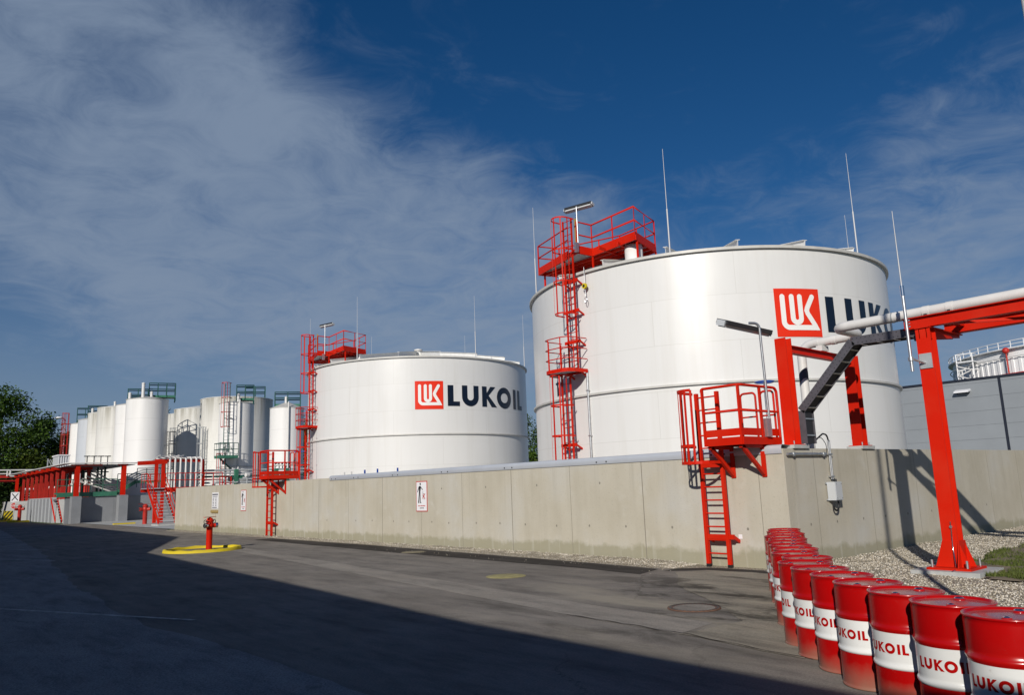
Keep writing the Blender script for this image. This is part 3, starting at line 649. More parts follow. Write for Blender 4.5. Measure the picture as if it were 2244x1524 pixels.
while len(P) < 16000:
    x = .1+12*rnd.random()**1.4; y = -6.2+4.8*rnd.random()
    if grass_in(x, y) and noise.noise(V((x*1.1, y*2.0, 21))) + .25*rnd.random() > .02 + .30*abs(y+3.2)*.5: P.append((x, y, gz(x, y)+.02))
blades('grass', P, 2, .03, .10, M['grass'])

# ================================================================== BUND WALLS
WH = 2.42
rr = random.Random(8)
def wall_run(name, label, axis, a0, a1, cuts, x0=0., th=.3, h=WH):
    t = thing(name, label, 'wall', (0, 0, 0))
    cuts = [a0] + cuts + [a1]
    for c0, c1 in zip(cuts, cuts[1:]):
        g = .0015; b = MB()
        A0 = c0 + (g if c0 != a0 else 0); A1 = c1 - (g if c1 != a1 else 0)
        # chamfered panel: arrises broken by 12 mm
        ch = .0012
        def pt(u, d, z): return (x0+d, u, z) if axis == 'y' else (u, x0+d, z)
        poly = [(A0+ch, 0), (A1-ch, 0), (A1, ch), (A1, th), (A0, th), (A0, ch)]
        n = len(poly); vs = [pt(u, d, -.15) for u, d in poly] + [pt(u, d, h-ch) for u, d in poly]
        top = [(A0+ch, ch), (A1-ch, ch), (A1-ch, ch), (A1-ch, th-ch), (A0+ch, th-ch), (A0+ch, ch)]
        vs += [pt(u, d, h) for u, d in top]
        fs = [(i, (i+1) % n, n+(i+1) % n, n+i) for i in range(n)] + [(n+i, n+(i+1) % n, 2*n+(i+1) % n, 2*n+i) for i in range(n)] + [(2*n, 2*n+1, 2*n+3, 2*n+4)]
        b.add(vs, fs); b.build('wall_panel', M['concrete'], t)
    for c in cuts[1:-1]:
        b = MB(); w = .013 if rr.random() < .6 else .024
        b.box(x0-.0015, c-w/2, .02, x0+.01, c+w/2, h-.06) if axis == 'y' else b.box(c-w/2, x0-.0015, .02, c+w/2, x0+.01, h-.004)
        b.build('panel_joint', M['joint'], t)
    b = MB()
    if axis == 'y': b.box(x0+.05, a0+.02, -.1, x0+th-.05, a1-.02, h-.02)
    else: b.box(a0+.02, x0+.05, -.1, a1-.02, x0+th-.05, h-.02)
    b.build('wall_core', M['groove'], t)
    return t
cutsA = [.62, 3.8, 6.28, 8.7, 11.1, 13.4, 15.9, 18.4, 20.9, 23.3, 25.8, 28.0, 30.3, 32.7, 35.1, 37.3]
wa = wall_run('bund_wall', 'long sunlit concrete bund wall with litter signs and ladder platforms', 'y', 0., 39.4, cutsA)
cutsB = [1.15, 3.6, 6.1, 8.6, 11.1, 13.6, 16.1, 18.6, 21.1, 23.6]
wb = wall_run('bund_wall', 'shadier concrete bund wall crossed by the shadow of the red pipe rack', 'x', .302, 28., cutsB)
def holes(t, pts):
    b = MB()
    for o, ux, n in pts:
        b.add([V(o) + V(ux)*(.028*math.cos(2*PI*k/10)) + V((0, 0, 1))*(.032*math.sin(2*PI*k/10)) for k in range(10)], [tuple(range(10))])
    o = b.build('tie_hole', M['groove'], t, recalc=False)
holes(wa, [((-.003, y+rr.uniform(-.05, .05), .78+rr.uniform(-.02, .02)), (0, 1, 0), 0) for y in (1.0, 3.0, 4.4, 5.6, 6.9, 8.1, 9.3, 10.4, 11.8, 12.8, 14.2, 15.2, 16.6, 17.8, 20.2)] + [((-.003, y, 1.85), (0, 1, 0), 0) for y in (5.2, 7.6, 9.9, 12.2)])
holes(wb, [((x, -.003, .85), (1, 0, 0), 0) for x in (.8, 1.9, 3.1, 4.2, 5.4, 6.8, 8.0, 9.4, 10.6)])
# light metal capping bolted along the top of the sunlit wall
t = thing('wall_capping', 'pale metal capping rail bolted along the top edge of the long concrete wall', 'capping rail', (0, 20, WH))
prof = [(-.022, WH-.10), (-.034, WH-.07), (-.036, WH-.0), (-.028, WH+.05), (-.0, WH+.078), (.06, WH+.085), (.31, WH+.07), (.322, WH+.0), (.322, WH-.05)]
Y0c, Y1c = .02, 20.0
b = MB(); n = len(prof)
b.add([(x, Y0c, z) for x, z in prof] + [(x, Y1c-.10, z) for x, z in prof] + [(x*.9+.02, Y1c-.03, z-(.01 if z > WH else 0)) for x, z in prof] + [(x*.6+.08, Y1c, z-(.04 if z > WH else 0)) for x, z in prof],
      [(i, i+1, n+i+1, n+i) for i in range(n-1)] + [(n+i, n+i+1, 2*n+i+1, 2*n+i) for i in range(n-1)] + [(2*n+i, 2*n+i+1, 3*n+i+1, 3*n+i) for i in range(n-1)], True)
b.build('cap_profile', M['cap_metal'], t)
for y in (1.4, 4.9, 8.6, 11.8, 14.8, 17.6, 19.4):
    for dy in (0, .34): MB().cyl((-.034, y+dy, WH-.045), .02, .014, 8, (-1, 0, 0)).build('bolt', M['lamp_dark'], t)
MB().box(-.004, 1.14, .58, -.001, 1.23, .67).build('wall_label', M['sign_white'], wa)

# ================================================================== WAREHOUSE + FAR TANK (right)
t = thing('warehouse', 'long grey clad warehouse with a dark roof edge behind the concrete wall', 'warehouse', (45, 0, 0))
zt = 8.2
jY = 9.9
b = MB()
zz = 0; 
while zz < zt-.01:
    z2 = min(zt-.16, zz+.98)
    if z2 - zz < .05: break
    for ya, yb in ((-40, jY-.09), (jY+.09, 40)): b.box(45, ya, zz+.006, 45.2, yb, z2-.006)
    zz = z2
b.build('cladding', M['panel_grey'], t)
MB().box(45.04, -40, 0, 46, 40, zt-.17).build('wall_core', M['grey_wall'], t)
MB().box(44.94, -40.1, zt-.16, 46.1, 40.1, zt).build('roof_edge', M['joint_dark'], t)
MB().box(44.985, jY-.085, 0, 45.1, jY+.085, zt-.165).build('cladding_joint', M['joint_dark'], t)
MB().box(46.1, -40, 0, 75, 40, zt-.25).build('wall', M['panel_grey'], t)
w = thing('wall_light', 'small white lamp fixed high on the grey warehouse cladding', 'lamp', (45, 12.2, 7.35))
MB().prism([(0, 0), (.5, -.12), (.5, -.02), (.1, .12), (0, .12)], (45, 11.75, 7.35), (-1, 0, 0), (0, 0, 1), (0, .95, 0)).build('lamp_body', M['sign_white'], w)
MB().box(44.6, 11.8, 7.20, 44.95, 12.65, 7.235).build('lamp_visor', M['lamp_dark'], w)

FT = (103., 14.9, 0); FR = 17.5
def far_tank():
    t = thing('storage_tank', 'white ribbed storage tank with roof railing and red pipes behind the grey warehouse', 'storage tank', FT)
    cx, cy = FT[0], FT[1]; H = 15.5
    MB().lathe([(FR, 0), (FR, H)], FT, 96).build('shell', M['far_white'], t)
    MB().lathe([(FR+.02, H), (FR+.5, H), (FR+.5, H+.12), (0, H+1.8)], FT, 96, smooth=False).build('roof', M['far_white'], t)
    b = MB()
    for k in range(0, 120):
        a = PI*.5 + PI*k/120*1.0
        p = V((cx+FR*math.cos(a), cy+FR*math.sin(a), 0)); q = V((cx+(FR+.3)*math.cos(a), cy+(FR+.3)*math.sin(a), 0))
        if k % 2 == 0: b.bar(p+V((0, 0, 3)), p+V((0, 0, H-1.0)), .34, .16, (math.cos(a), math.sin(a), 0))
    b.build('shell_rib', M['far_white'], t)
    for zc in (H-.95,):
        MB().tube([(cx+(FR+.34)*math.cos(a), cy+(FR+.34)*math.sin(a), zc) for a in [PI*.5+PI*k/60 for k in range(61)]], .06, 6).build('shell_ring', M['white_pipe'], t)
    for zc in (H+.9, H+.5):
        MB().tube([(cx+(FR+.35)*math.cos(a), cy+(FR+.35)*math.sin(a), zc) for a in [2*PI*k/90 for k in range(90)]], .045, 6, closed=True).build('top_rail', M['far_white'], t)
    for k in range(72):
        a = 2*PI*k/72
        if PI*.4 < a < PI*1.6:
            MB().bar((cx+(FR+.35)*math.cos(a), cy+(FR+.35)*math.sin(a), H+.1), (cx+(FR+.35)*math.cos(a), cy+(FR+.35)*math.sin(a), H+.92), .07, .07).build('rail_post', M['far_white'], t)
    MB().tube([(cx+(FR+.55)*math.cos(a), cy+(FR+.55)*math.sin(a), 12.6) for a in [PI*.72+PI*.6*k/40 for k in range(41)]], .07, 6).build('fire_pipe', M['red_old'], t)
    MB().tube([(cx+(FR+.55)*math.cos(a), cy+(FR+.55)*math.sin(a), 12.3) for a in [PI*.72+PI*.6*k/40 for k in range(41)]], .05, 6).build('fire_pipe', M['red_old'], t)
    a = PI*.88
    p = V((cx+(FR+.6)*math.cos(a), cy+(FR+.6)*math.sin(a), 0))
    MB().tube([p+V((0, 0, 12.6)), p+V((0, 0, 15.2))], .09, 8).build('fire_riser', M['red_old'], t)
    MB().sphere(p+V((0, 0, 15.3)), .38).build('foam_chamber', M['red_old'], t)
    # stair landing at the left shoulder
    a = PI*.78
    q = V((cx+(FR+1.0)*math.cos(a), cy+(FR+1.0)*math.sin(a), 0))
    b = MB()
    for dx, dy in ((-.7, -.9), (-.7, .9), (.7, -.9), (.7, .9)): b.bar(q+V((dx, dy, 6)), q+V((dx, dy, H+.35)), .12, .12)
    for zz in (H-1.6, H-.6, H+.35): 
        b.bar(q+V((-.7, -.97, zz)), q+V((-.7, .97, zz)), .1, .1); b.bar(q+V((-.63, -.9, zz)), q+V((.63, -.9, zz)), .1, .1); b.bar(q+V((-.63, .9, zz)), q+V((.63, .9, zz)), .1, .1)
    b.build('stair_tower', M['far_white'], t)
    b = MB()
    for k in range(9): b.bar(q+V((-.9, -.8+1.6*(k%2), 9+k*.6)), q+V((-.9, .8-1.6*(k%2), 9.6+k*.6)), .08, .12)
    b.build('stair_flight', M['white_pipe'], t)
    MB().box(q.x-.8, q.y-1, H-.75, q.x+.8, q.y+1, H-.69).build('landing', M['grating'], t)
far_tank()

# ================================================================== THE TWO BIG TANKS
TR = 7.6; RIMZ = 9.95
T2 = V((14.02, 11.71, 0)); T1 = V((15.55, 37.09, 0))
def big_tank(c, label):
    t = thing('storage_tank', label, 'storage tank', c)
    MB().lathe([(TR, .03), (TR, RIMZ-.06)], c, 160).build('shell', M['tank'], t)
    MB().lathe([(TR+.002, RIMZ-.10), (TR+.11, RIMZ-.10), (TR+.11, RIMZ), (TR-.02, RIMZ)], c, 160, smooth=False).build('top_rim', M['rim'], t)
    MB().lathe([(TR+.002, 5.08), (TR+.10, 5.10), (TR+.10, 5.17), (TR+.002, 5.18)], c, 160, smooth=False).build('stiffening_ring', M['rim'], t)
    MB().lathe([(TR+.002, .03), (TR+.14, .03), (TR+.14, .08), (TR+.002, .08)], c, 96, smooth=False).build('base_plate', M['rim'], t)
    rf = MB().lathe([(TR-.03, RIMZ-.02), (.5, RIMZ+1.25), (0, RIMZ+1.27)], c, 96).build('roof', M['tank_roof'], t)
    for k in range(18):
        a = 2*PI*(k+.35)/18; d = V((math.cos(a), math.sin(a), 0)); n = V((-d.y, d.x, 0))
        p = c + d*(TR-.25) + V((0, 0, RIMZ+.12)); q = c + d*.7 + V((0, 0, RIMZ+1.30))
        b = MB(); x = (q-p).normalized(); u = x.cross(n); u = u if u.z > 0 else -u
        b.bar(p+u*.03, q+u*.03, .012, .34, u); b.bar(p+u*.21, q+u*.21, .16, .016, u)
        b.build('roof_beam', M['tank_roof'], rf)
    MB().lathe([(.75, RIMZ+1.2), (.75, RIMZ+1.42), (.5, RIMZ+1.5), (0, RIMZ+1.52)], c, 24).build('roof_crown', M['tank_roof'], rf)
    MB().lathe([(.16, RIMZ+1.5), (.16, RIMZ+1.66), (.30, RIMZ+1.67), (.30, RIMZ+1.75), (0, RIMZ+1.82)], c, 20).build('vent_cap', M['white_pipe'], rf)
    def fmap(a0, z0, off):
        R = TR + off
        return lambda x, y: c + V((R*math.cos(rad(a0)+x/TR), R*math.sin(rad(a0)+x/TR), z0+y))
    S = 1.74
    e = wrap([[(0, 0), (S, 0), (S, S), (0, S)]], fmap(-125.2, 6.64, .012), .12, 'emblem', M['emblem_red'], t)
    wrap(emblem_polys(S), fmap(-125.2, 6.64, .022), .12, 'emblem_mark', M['emblem_white'], e)
    h = 1.30; gl, w = text_polys('LUKOIL', h); k = 6.80/w
    for g in gl:
        wrap([[(x*k, y) for x, y in p] for p in g], fmap(-110.0, 6.83, .012), .10, 'letter', M['letter_navy'], t)
    # manhole and branch at the foot, behind the wall
    return t
tank2 = big_tank(T2, 'nearest and tallest-looking big white tank, its black lettering cut off by its curve')
tank1 = big_tank(T1, 'second big white tank farther back, its whole name in black letters showing')

# ------------------------------------------------------------------ ladders and roof platforms
def ladder(t, base, out, z0, z1, w=.46, step=.28, m='red', rw=.05, rd=.06, rr_=.014):
    """rails + rungs; base = foot point at z 0, out = horizontal unit vector pointing away from the wall"""
    base = V(base); out = V(out); sd = V((-out.y, out.x, 0))
    for s in (-1, 1):
        p = base + sd*(s*w/2); MB().bar(p+V((0, 0, z0)), p+V((0, 0, z1)), rw, rd, out).build('rail', M[m], t)
    z = z0 + .22; one = (z1 - z0)/step < 16; b = MB()
    while z < z1 - .02:
        b.tube([base-sd*(w/2-rw/2)+V((0, 0, z)), base+sd*(w/2-rw/2)+V((0, 0, z))], rr_, 6); z += step
        if one: b.build('rung', M[m], t); b = MB()
    if not one: b.build('rungs', M[m], t)
def cage(t, base, out, z0, z1, r=.36, depth=.72, step=1.15, m='red', straps=5, sr=.022):
    base = V(base); out = V(out); sd = V((-out.y, out.x, 0)); n = max(1, round((z1-z0)/step))
    cc = base + out*(depth-r)
    def hoop(z):
        pts = [base + sd*r] + [cc + sd*(r*math.cos(PI*k/10)) + out*(r*math.sin(PI*k/10)) for k in range(11)] + [base - sd*r]
        return [p + V((0, 0, z)) for p in pts]
    for i in range(n+1):
        h = hoop(z0+(z1-z0)*i/n); b = MB()
        for p, q in zip(h, h[1:]): b.bar(p, q, .012, .055)
        b.build('cage_hoop', M[m], t)
    for k in range(straps):
        a = PI*(k+.0)/(straps-1); p = cc + sd*(r*math.cos(a)) + out*(r*math.sin(a))
        d = sd*math.cos(a) + out*math.sin(a)
        MB().bar(p+d*.012+V((0, 0, z0)), p+d*.012+V((0, 0, z1)), .05, .01, d).build('cage_strap', M[m], t)
def railing(t, path, z, h=1.1, m='red', closed=False, post=1.3, rails=(1., .52), toe=.12, pr=.028, names=('top_rail', 'mid_rail'), pw=(.014, .06)):
    P = [V((x, y, z)) for x, y in path]
    if closed: P = P + [P[0]]
    for f, nm in zip(rails, names):
        MB().tube([p + V((0, 0, h*f)) for p in P], pr, 8).build(nm, M[m], t)
    if toe:
        b = MB()
        for p, q in zip(P, P[1:]): b.bar(p+V((0, 0, toe/2+.01)), q+V((0, 0, toe/2+.01)), .008, toe)
        b.build('toe_board', M[m], t)
    for i, (p, q) in enumerate(zip(P, P[1:])):
        n = max(1, round((q-p).length/post))
        for k in range(n + (1 if i == len(P)-2 and not closed else 0)):
            c = p.lerp(q, k/n); d = (q-p).normalized()
            MB().bar(c+V((0, 0, -.12)), c+V((0, 0, h-.02)), pw[0], pw[1], d).build('post', M[m], t)
def tank_access(c, label, hoist):
    t = thing('access_ladder', label, 'caged ladder', c + V((-8.0, .85, .03)))
    out = V((-1, 0, 0)); rest = 6.05; top = 10.95
    up = c + V((-7.93, .30, 0)); lo = c + V((-7.93, .76, 0))
    ladder(t, lo, out, .1, rest+1.15); ladder(t, up, out, rest-.1, top+1.15)
    cage(t, lo, out, 2.5, rest-.12, step=1.12); cage(t, up, out, rest+2.2, top+1.1, step=1.14)
    # resting platform half-way with its rounded guard
    px0, px1 = c.x-8.72, c.x-7.66
    y0, y1 = c.y-.16, c.y+1.20
    pl = [(px1, y0), (px0+.35, y0), (px0+.1, y0+.1), (px0, y0+.35), (px0, y1-.35), (px0+.1, y1-.1), (px0+.35, y1), (px1, y1)]
    b = MB(); 
    for p, q in zip(pl, pl[1:]): b.bar((*p, rest), (*q, rest), .012, .14)
    b.build('rest_platform_edge', M['red'], t)
    b = MB(); b.add([(x, y, rest-.02) for x, y in pl], [tuple(range(len(pl)))]); b.build('rest_platform_deck', M['grating'], t, recalc=False)
    for z in (rest+.45, rest+.85, rest+1.25): MB().tube([(*p, z) for p in pl], .02, 6).build('guard_rail', M['red'], t)
    for x, y in (pl[1], pl[3], pl[4], pl[6]): MB().bar((x, y, rest), (x, y, rest+1.25), .02, .04).build('guard_post', M['red'], t)
    for z in (1.2, 3.3, rest-.05, rest+1.15, 8.4, 9.6):
        w = .36; b = MB(); yy = (lo.y if z < rest-.5 else up.y)
        b.box(c.x-7.95, yy-w-.06, z-.06, c.x-7.90, yy+w+.06, z+.06)
        for s in (-1, 1): b.bar((c.x-7.90, yy+s*w, z), (c.x-TR*.995+.02, yy+s*w, z-.18), .05, .06)
        b.build('wall_bracket', M['red'], t)
    # roof platform: a landing at the ladder and a gangway
    oz = top
    O = [(-7.02, -2.35), (-6.82, .05), (-7.62, .10), (-6.72, 3.35), (-5.75, 3.05), (-4.85, .3), (-5.08, -1.72)]
    O = [(c.x+x, c.y+y) for x, y in O]
    p = thing('roof_platform', label_of[0], 'platform', c + V((-6.2, 0, RIMZ)))
    b = MB(); n = len(O)
    for (a, q) in zip(O, O[1:]+O[:1]): b.bar((*a, oz-.10), (*q, oz-.10), .07, .20)
    b.build('deck_frame', M['red'], p)
    b = MB(); b.add([(x, y, oz-.02) for x, y in O], [tuple(range(n))]); b.add([(x, y, oz-.05) for x, y in O], [tuple(reversed(range(n)))]); b.build('deck', M['grating'], p, recalc=False)
    for f in (.25, .5, .75):
        a = V((*O[0], oz-.15)).lerp(V((*O[6], oz-.15)), f); q = V((*O[3], oz-.15)).lerp(V((*O[4], oz-.15)), f)
        MB().bar(a, q, .06, .12).build('deck_beam', M['red'], p)
    for f in (.3, .62):
        a = V((*O[0], oz-.17)).lerp(V((*O[2], oz-.17)), f); q = V((*O[6], oz-.17)).lerp(V((*O[5], oz-.17)), f)
        MB().bar(a, q, .06, .10).build('deck_beam', M['red'], p)
    railing(p, [O[2], O[1], O[0], O[6], O[5], O[4], O[3], ], oz, 1.1, post=1.15)
    g0 = V((*O[2], 0)); g1 = V((*O[3], 0)); d = (g1-g0).normalized()
    g = g0 + d*.72
    railing(p, [(g.x, g.y), O[3]], oz, 1.1, post=1.1)
    for k in (0, 1):
        e = g0 + d*(.12+.75*k); 
    MB().bar(g0+d*.06+V((0, 0, oz+.25)), g0+d*.06+V((0, 0, oz+1.25)), .10, .03, d).build('gate_spring', M['wood'], p)
    for i in (0, 6, 5, 4, 3, 1):
        x, y = O[i]; k = math.hypot(x-c.x, y-c.y); f = min(1, (TR-.35)/k); x = c.x+(x-c.x)*f; y = c.y+(y-c.y)*f; k = math.hypot(x-c.x, y-c.y)
        MB().bar((x, y, RIMZ + (TR-k)/TR*1.25 - .03), (x, y, oz-.2), .06, .06).build('leg', M['red'], p)
    # roof branch under the gangway
    q = c + V((-6.25, -1.75, 0))
    return t, p
label_of = ['']
label_of[0] = 'red railed roof platform with grey grating at the edge of the nearest big tank'
tank_access(T2, 'tall red caged ladder with a half-way landing on the nearest big tank', True)
label_of[0] = 'red railed roof platform at the edge of the farther big tank'
tank_access(T1 + V((.1, .45, 0)), 'tall red caged ladder with a half-way landing on the farther big tank', False)
def roof_pipe(c, label, x, y, r=.34):
    t = thing('roof_nozzle', label, 'nozzle', c + V((x, y, RIMZ)))
    o = c + V((x, y, 0)); MB().lathe([(r, RIMZ+.0), (r, RIMZ+.80), (0, RIMZ+.80)], o, 28).build('pipe_stub', M['tank_roof'], t)
roof_pipe(T2, 'white pipe stub standing under the nearest tank\'s roof platform', -6.45, -1.75)
roof_pipe(T1, 'white pipe stub standing under the farther tank\'s roof platform', -5.4, -1.2, .2)

def rod(c, ang, label, grp=None, h=4.05):
    d = V((math.cos(rad(ang)), math.sin(rad(ang)), 0)); o = c + d*(TR-.05)
    t = thing('lightning_rod', label, 'lightning rod', o + V((0, 0, RIMZ)), 'lightning rods round the roofs of the big tanks')
    m_ = MB().tube([o+V((0, 0, RIMZ-.4)), o+V((0, 0, RIMZ+1.7))], .030, 8).build('mast', M['rod'], t)
    MB().tube([o+V((0, 0, RIMZ+1.7)), o+V((0, 0, RIMZ+h))], .015, 6, r1=.008).build('tip', M['rod'], m_)
rod(T2, 150, 'lightning rod at the left edge of the nearest tank, left of its ladder')
rod(T2, 208.5, 'lightning rod just right of the nearest tank\'s red roof platform')
rod(T2, 266.4, 'tall lightning rod on the right shoulder of the nearest tank above its emblem')
rod(T2, 328, 'short-looking lightning rod on the far rim of the nearest tank', h=4.05)
rod(T1, 206.5, 'lightning rod in front of the farther tank\'s red roof platform')
rod(T1, 265.2, 'tall lightning rod above the black lettering of the farther tank')
rod(T1, 320, 'lightning rod at the right edge of the farther tank')
rod(T1, 27, 'thin lightning rod on the far rim right of the farther tank\'s roof crown')
rod(T1, 86, 'thin lightning rod on the far rim right of the farther tank\'s platform')
rod(T1, 148, 'lightning rod behind the caged ladder of the farther tank')

# ------------------------------------------------------------------ tube lamps on poles
def lamp(base, top, fdir, length, off, label, side=1, shift=(0, 0, 0)):
    base = V(base); top = V(top); fdir = V(fdir).normalized()
    t = thing('floodlight_pole', label, 'lamp', base)
    arm = V(off)
    pts = rounded([base, top, top + arm], .14, 6)
    MB().tube(pts, .028, 8).build('pole', M['steel'], t)
    c = top + arm + V((0, 0, -.05)) + V(shift); a = c - fdir*length/2; q = c + fdir*length/2
    h = MB(); sdv = fdir.cross(Z).normalized()
    tilt = (V((0, 0, 1))*.94 + sdv*side*.34).normalized(); sx = fdir.cross(tilt)
    h.bar(a+tilt*.035, q+tilt*.035, .26, .08, tilt)
    h.bar(a-tilt*.01, q-tilt*.01, .27, .015, tilt)
    hs_ = h.build('housing', M['lamp_dark'], t)
    MB().bar(a+fdir*.03-tilt*.05, q-fdir*.03-tilt*.05, .17, .06, tilt).build('diffuser', M['lamp_glass'], hs_)
    MB().bar(a-fdir*.045, a-fdir*.002, .19, .12, tilt).build('end_cap', M['box_grey'], hs_)
    MB().bar(q+fdir*.002, q+fdir*.045, .19, .12, tilt).build('end_cap', M['box_grey'], hs_)
    MB().bar(base+V((-.10, .0, -.12)), base+V((-.10, 0, .26)), .16, .10).build('ballast_box', M['steel'], t)
    return t
lamp(T2+V((-7.60, .06, 10.9)), T2+V((-7.60, .06, 12.70)), V((.25, -1, 0)), 1.22, V((.14, .0, 0)), 'tube floodlight on a thin pole at the nearest tank\'s roof platform', side=-1)
lamp(T1+V((-7.05, .45, 10.6)), T1+V((-7.05, .45, 12.87)), V((.25, -1, 0)), 1.22, V((.14, 0, 0)), 'tube floodlight on a thin pole at the farther tank\'s roof platform', side=-1)
# rescue hoist hanging at the ladder head of the nearest tank
o = T2 + V((-7.78, -.35, 9.3))
t = thing('rope_hoist', 'small yellow pulley with hanging hook beside the nearest tank\'s ladder', 'pulley', o)
MB().tube([o+V((0, 0, .75)), o+V((0, 0, .10))], .012, 6).build('hanger', M['steel'], t)
MB().cyl(o+V((-.05, 0, 0)), .11, .08, 20, (1, 0, .0)).build('drum', M['yellow'], t)
MB().cyl(o+V((-.075, 0, 0)), .05, .14, 12, (1, 0, .0)).build('hub', M['black'], t)
MB().tube([o+V((0, 0, -.14)), o+V((0, -.02, -.45))], .014, 6).build('rope', M['steel'], t)
MB().tube(arc(o+V((0, -.02, -.56)), .08, 0, 2*PI, 14, (0, .7, 0), (0, 0, 1.6)), .012, 6).build('hook', M['chrome'], t)
# conduit running down beside each ladder
for c, lb in ((T2, 'grey conduit pipe running down the nearest tank beside its ladder'), (T1 + V((.1, .45, 0)), 'grey conduit pipe running down the farther tank beside its ladder')):
    a = math.atan2(-.12, -7.6); d = V((math.cos(a), math.sin(a), 0))
    t = thing('conduit', lb, 'conduit', c + d*(TR+.06))
    p = c + d*(TR+.07); MB().tube([p+V((0, 0, .1)), p+V((0, 0, 6.0))], .042, 8).build('pipe', M['steel'], t)
    for z in (1.5, 3.6, 5.3): 
        n = V((-d.y, d.x, 0)); MB().bar(p-n*.06+V((0, 0, z)), p+n*.06+V((0, 0, z)), .10, .04).build('clamp', M['steel'], t)
# tank number on the shell by the ladder
def simple_glyph(ch):
    t = .17
    if ch == 'T': return [[(.165, 0), (.335, 0), (.335, .85), (.165, .85)], [(0, .85), (.5, .85), (.5, 1), (0, 1)]]
    if ch == '1': return [[(.20, 0), (.36, 0), (.36, 1), (.20, 1)], [(.02, .72), (.20, .86), (.20, 1), (.02, .86)]]
    if ch == '7': return [[(0, .85), (.5, .85), (.5, 1), (0, 1)], [(.10, 0), (.27, 0), (.5, .85), (.33, .85)]]
    if ch == 'F': return [[(0, 0), (t, 0), (t, 1), (0, 1)], [(t, .85), (.5, .85), (.5, 1), (t, 1)], [(t, .44), (.42, .44), (.42, .58), (t, .58)]]
    return []
def number(txt, h, c, R, a0, z0, parent, m='letter_navy', adv=.62):
    for k, ch in enumerate(txt):
        g = simple_glyph(ch)
        if g: wrap([[((x+k*adv)*h, y*h) for x, y in p] for p in g], (lambda x, y: c + V((R*math.cos(rad(a0)+x/R), R*math.sin(rad(a0)+x/R), z0+y))), .08, 'letter', M[m], parent)
number('T1', .55, T2, TR+.012, 165.2, 5.30, tank2)
# valves at the foot of the farther tank, just showing over the wall
for i, (x, y, z, m, lb) in enumerate([(8.15, 31.6, 2.72, 'blue', 'blue valve handle over the wall, first of three before the farther tank'), (8.7, 31.1, 2.76, 'blue', 'biggest blue valve handle over the wall before the farther tank'), (9.75, 30.6, 2.78, 'blue', 'blue valve handle over the wall, nearest the sign side of the farther tank'), (7.05, 32.0, 2.62, 'white_pipe', 'white valve head over the wall near the farther tank\'s ladder'), (7.45, 31.9, 2.64, 'white_pipe', 'white valve head over the wall, next to its twin by the farther tank')]):
    t = thing('valve', lb, 'valve', (x, y, .03))
    MB().tube([(x, y, .03), (x, y, z)], .05, 8).build('stem', M['steel'] if m == 'blue' else M['white_pipe'], t)
    b = MB(); b.bar((x-.02, y-.0, z), (x-.02, y, z+.36), .07, .07); b.bar((x-.18, y+.12, z+.05), (x+.14, y-.12, z+.05), .09, .09); b.build('handle', M[m], t)
t = thing('valve_pipe', 'thin white pipe linking the blue valves before the farther tank', 'pipe', (8.9, 31.0, 2.7))
MB().tube([(8.15, 31.6, 2.74), (9.75, 30.6, 2.78)], .035, 8).build('pipe', M['white_pipe'], t)
MB().tube([(9.0, 31.0, 0.03), (9.0, 31.0, 2.74)], .03, 8).build('stem', M['white_pipe'], t)

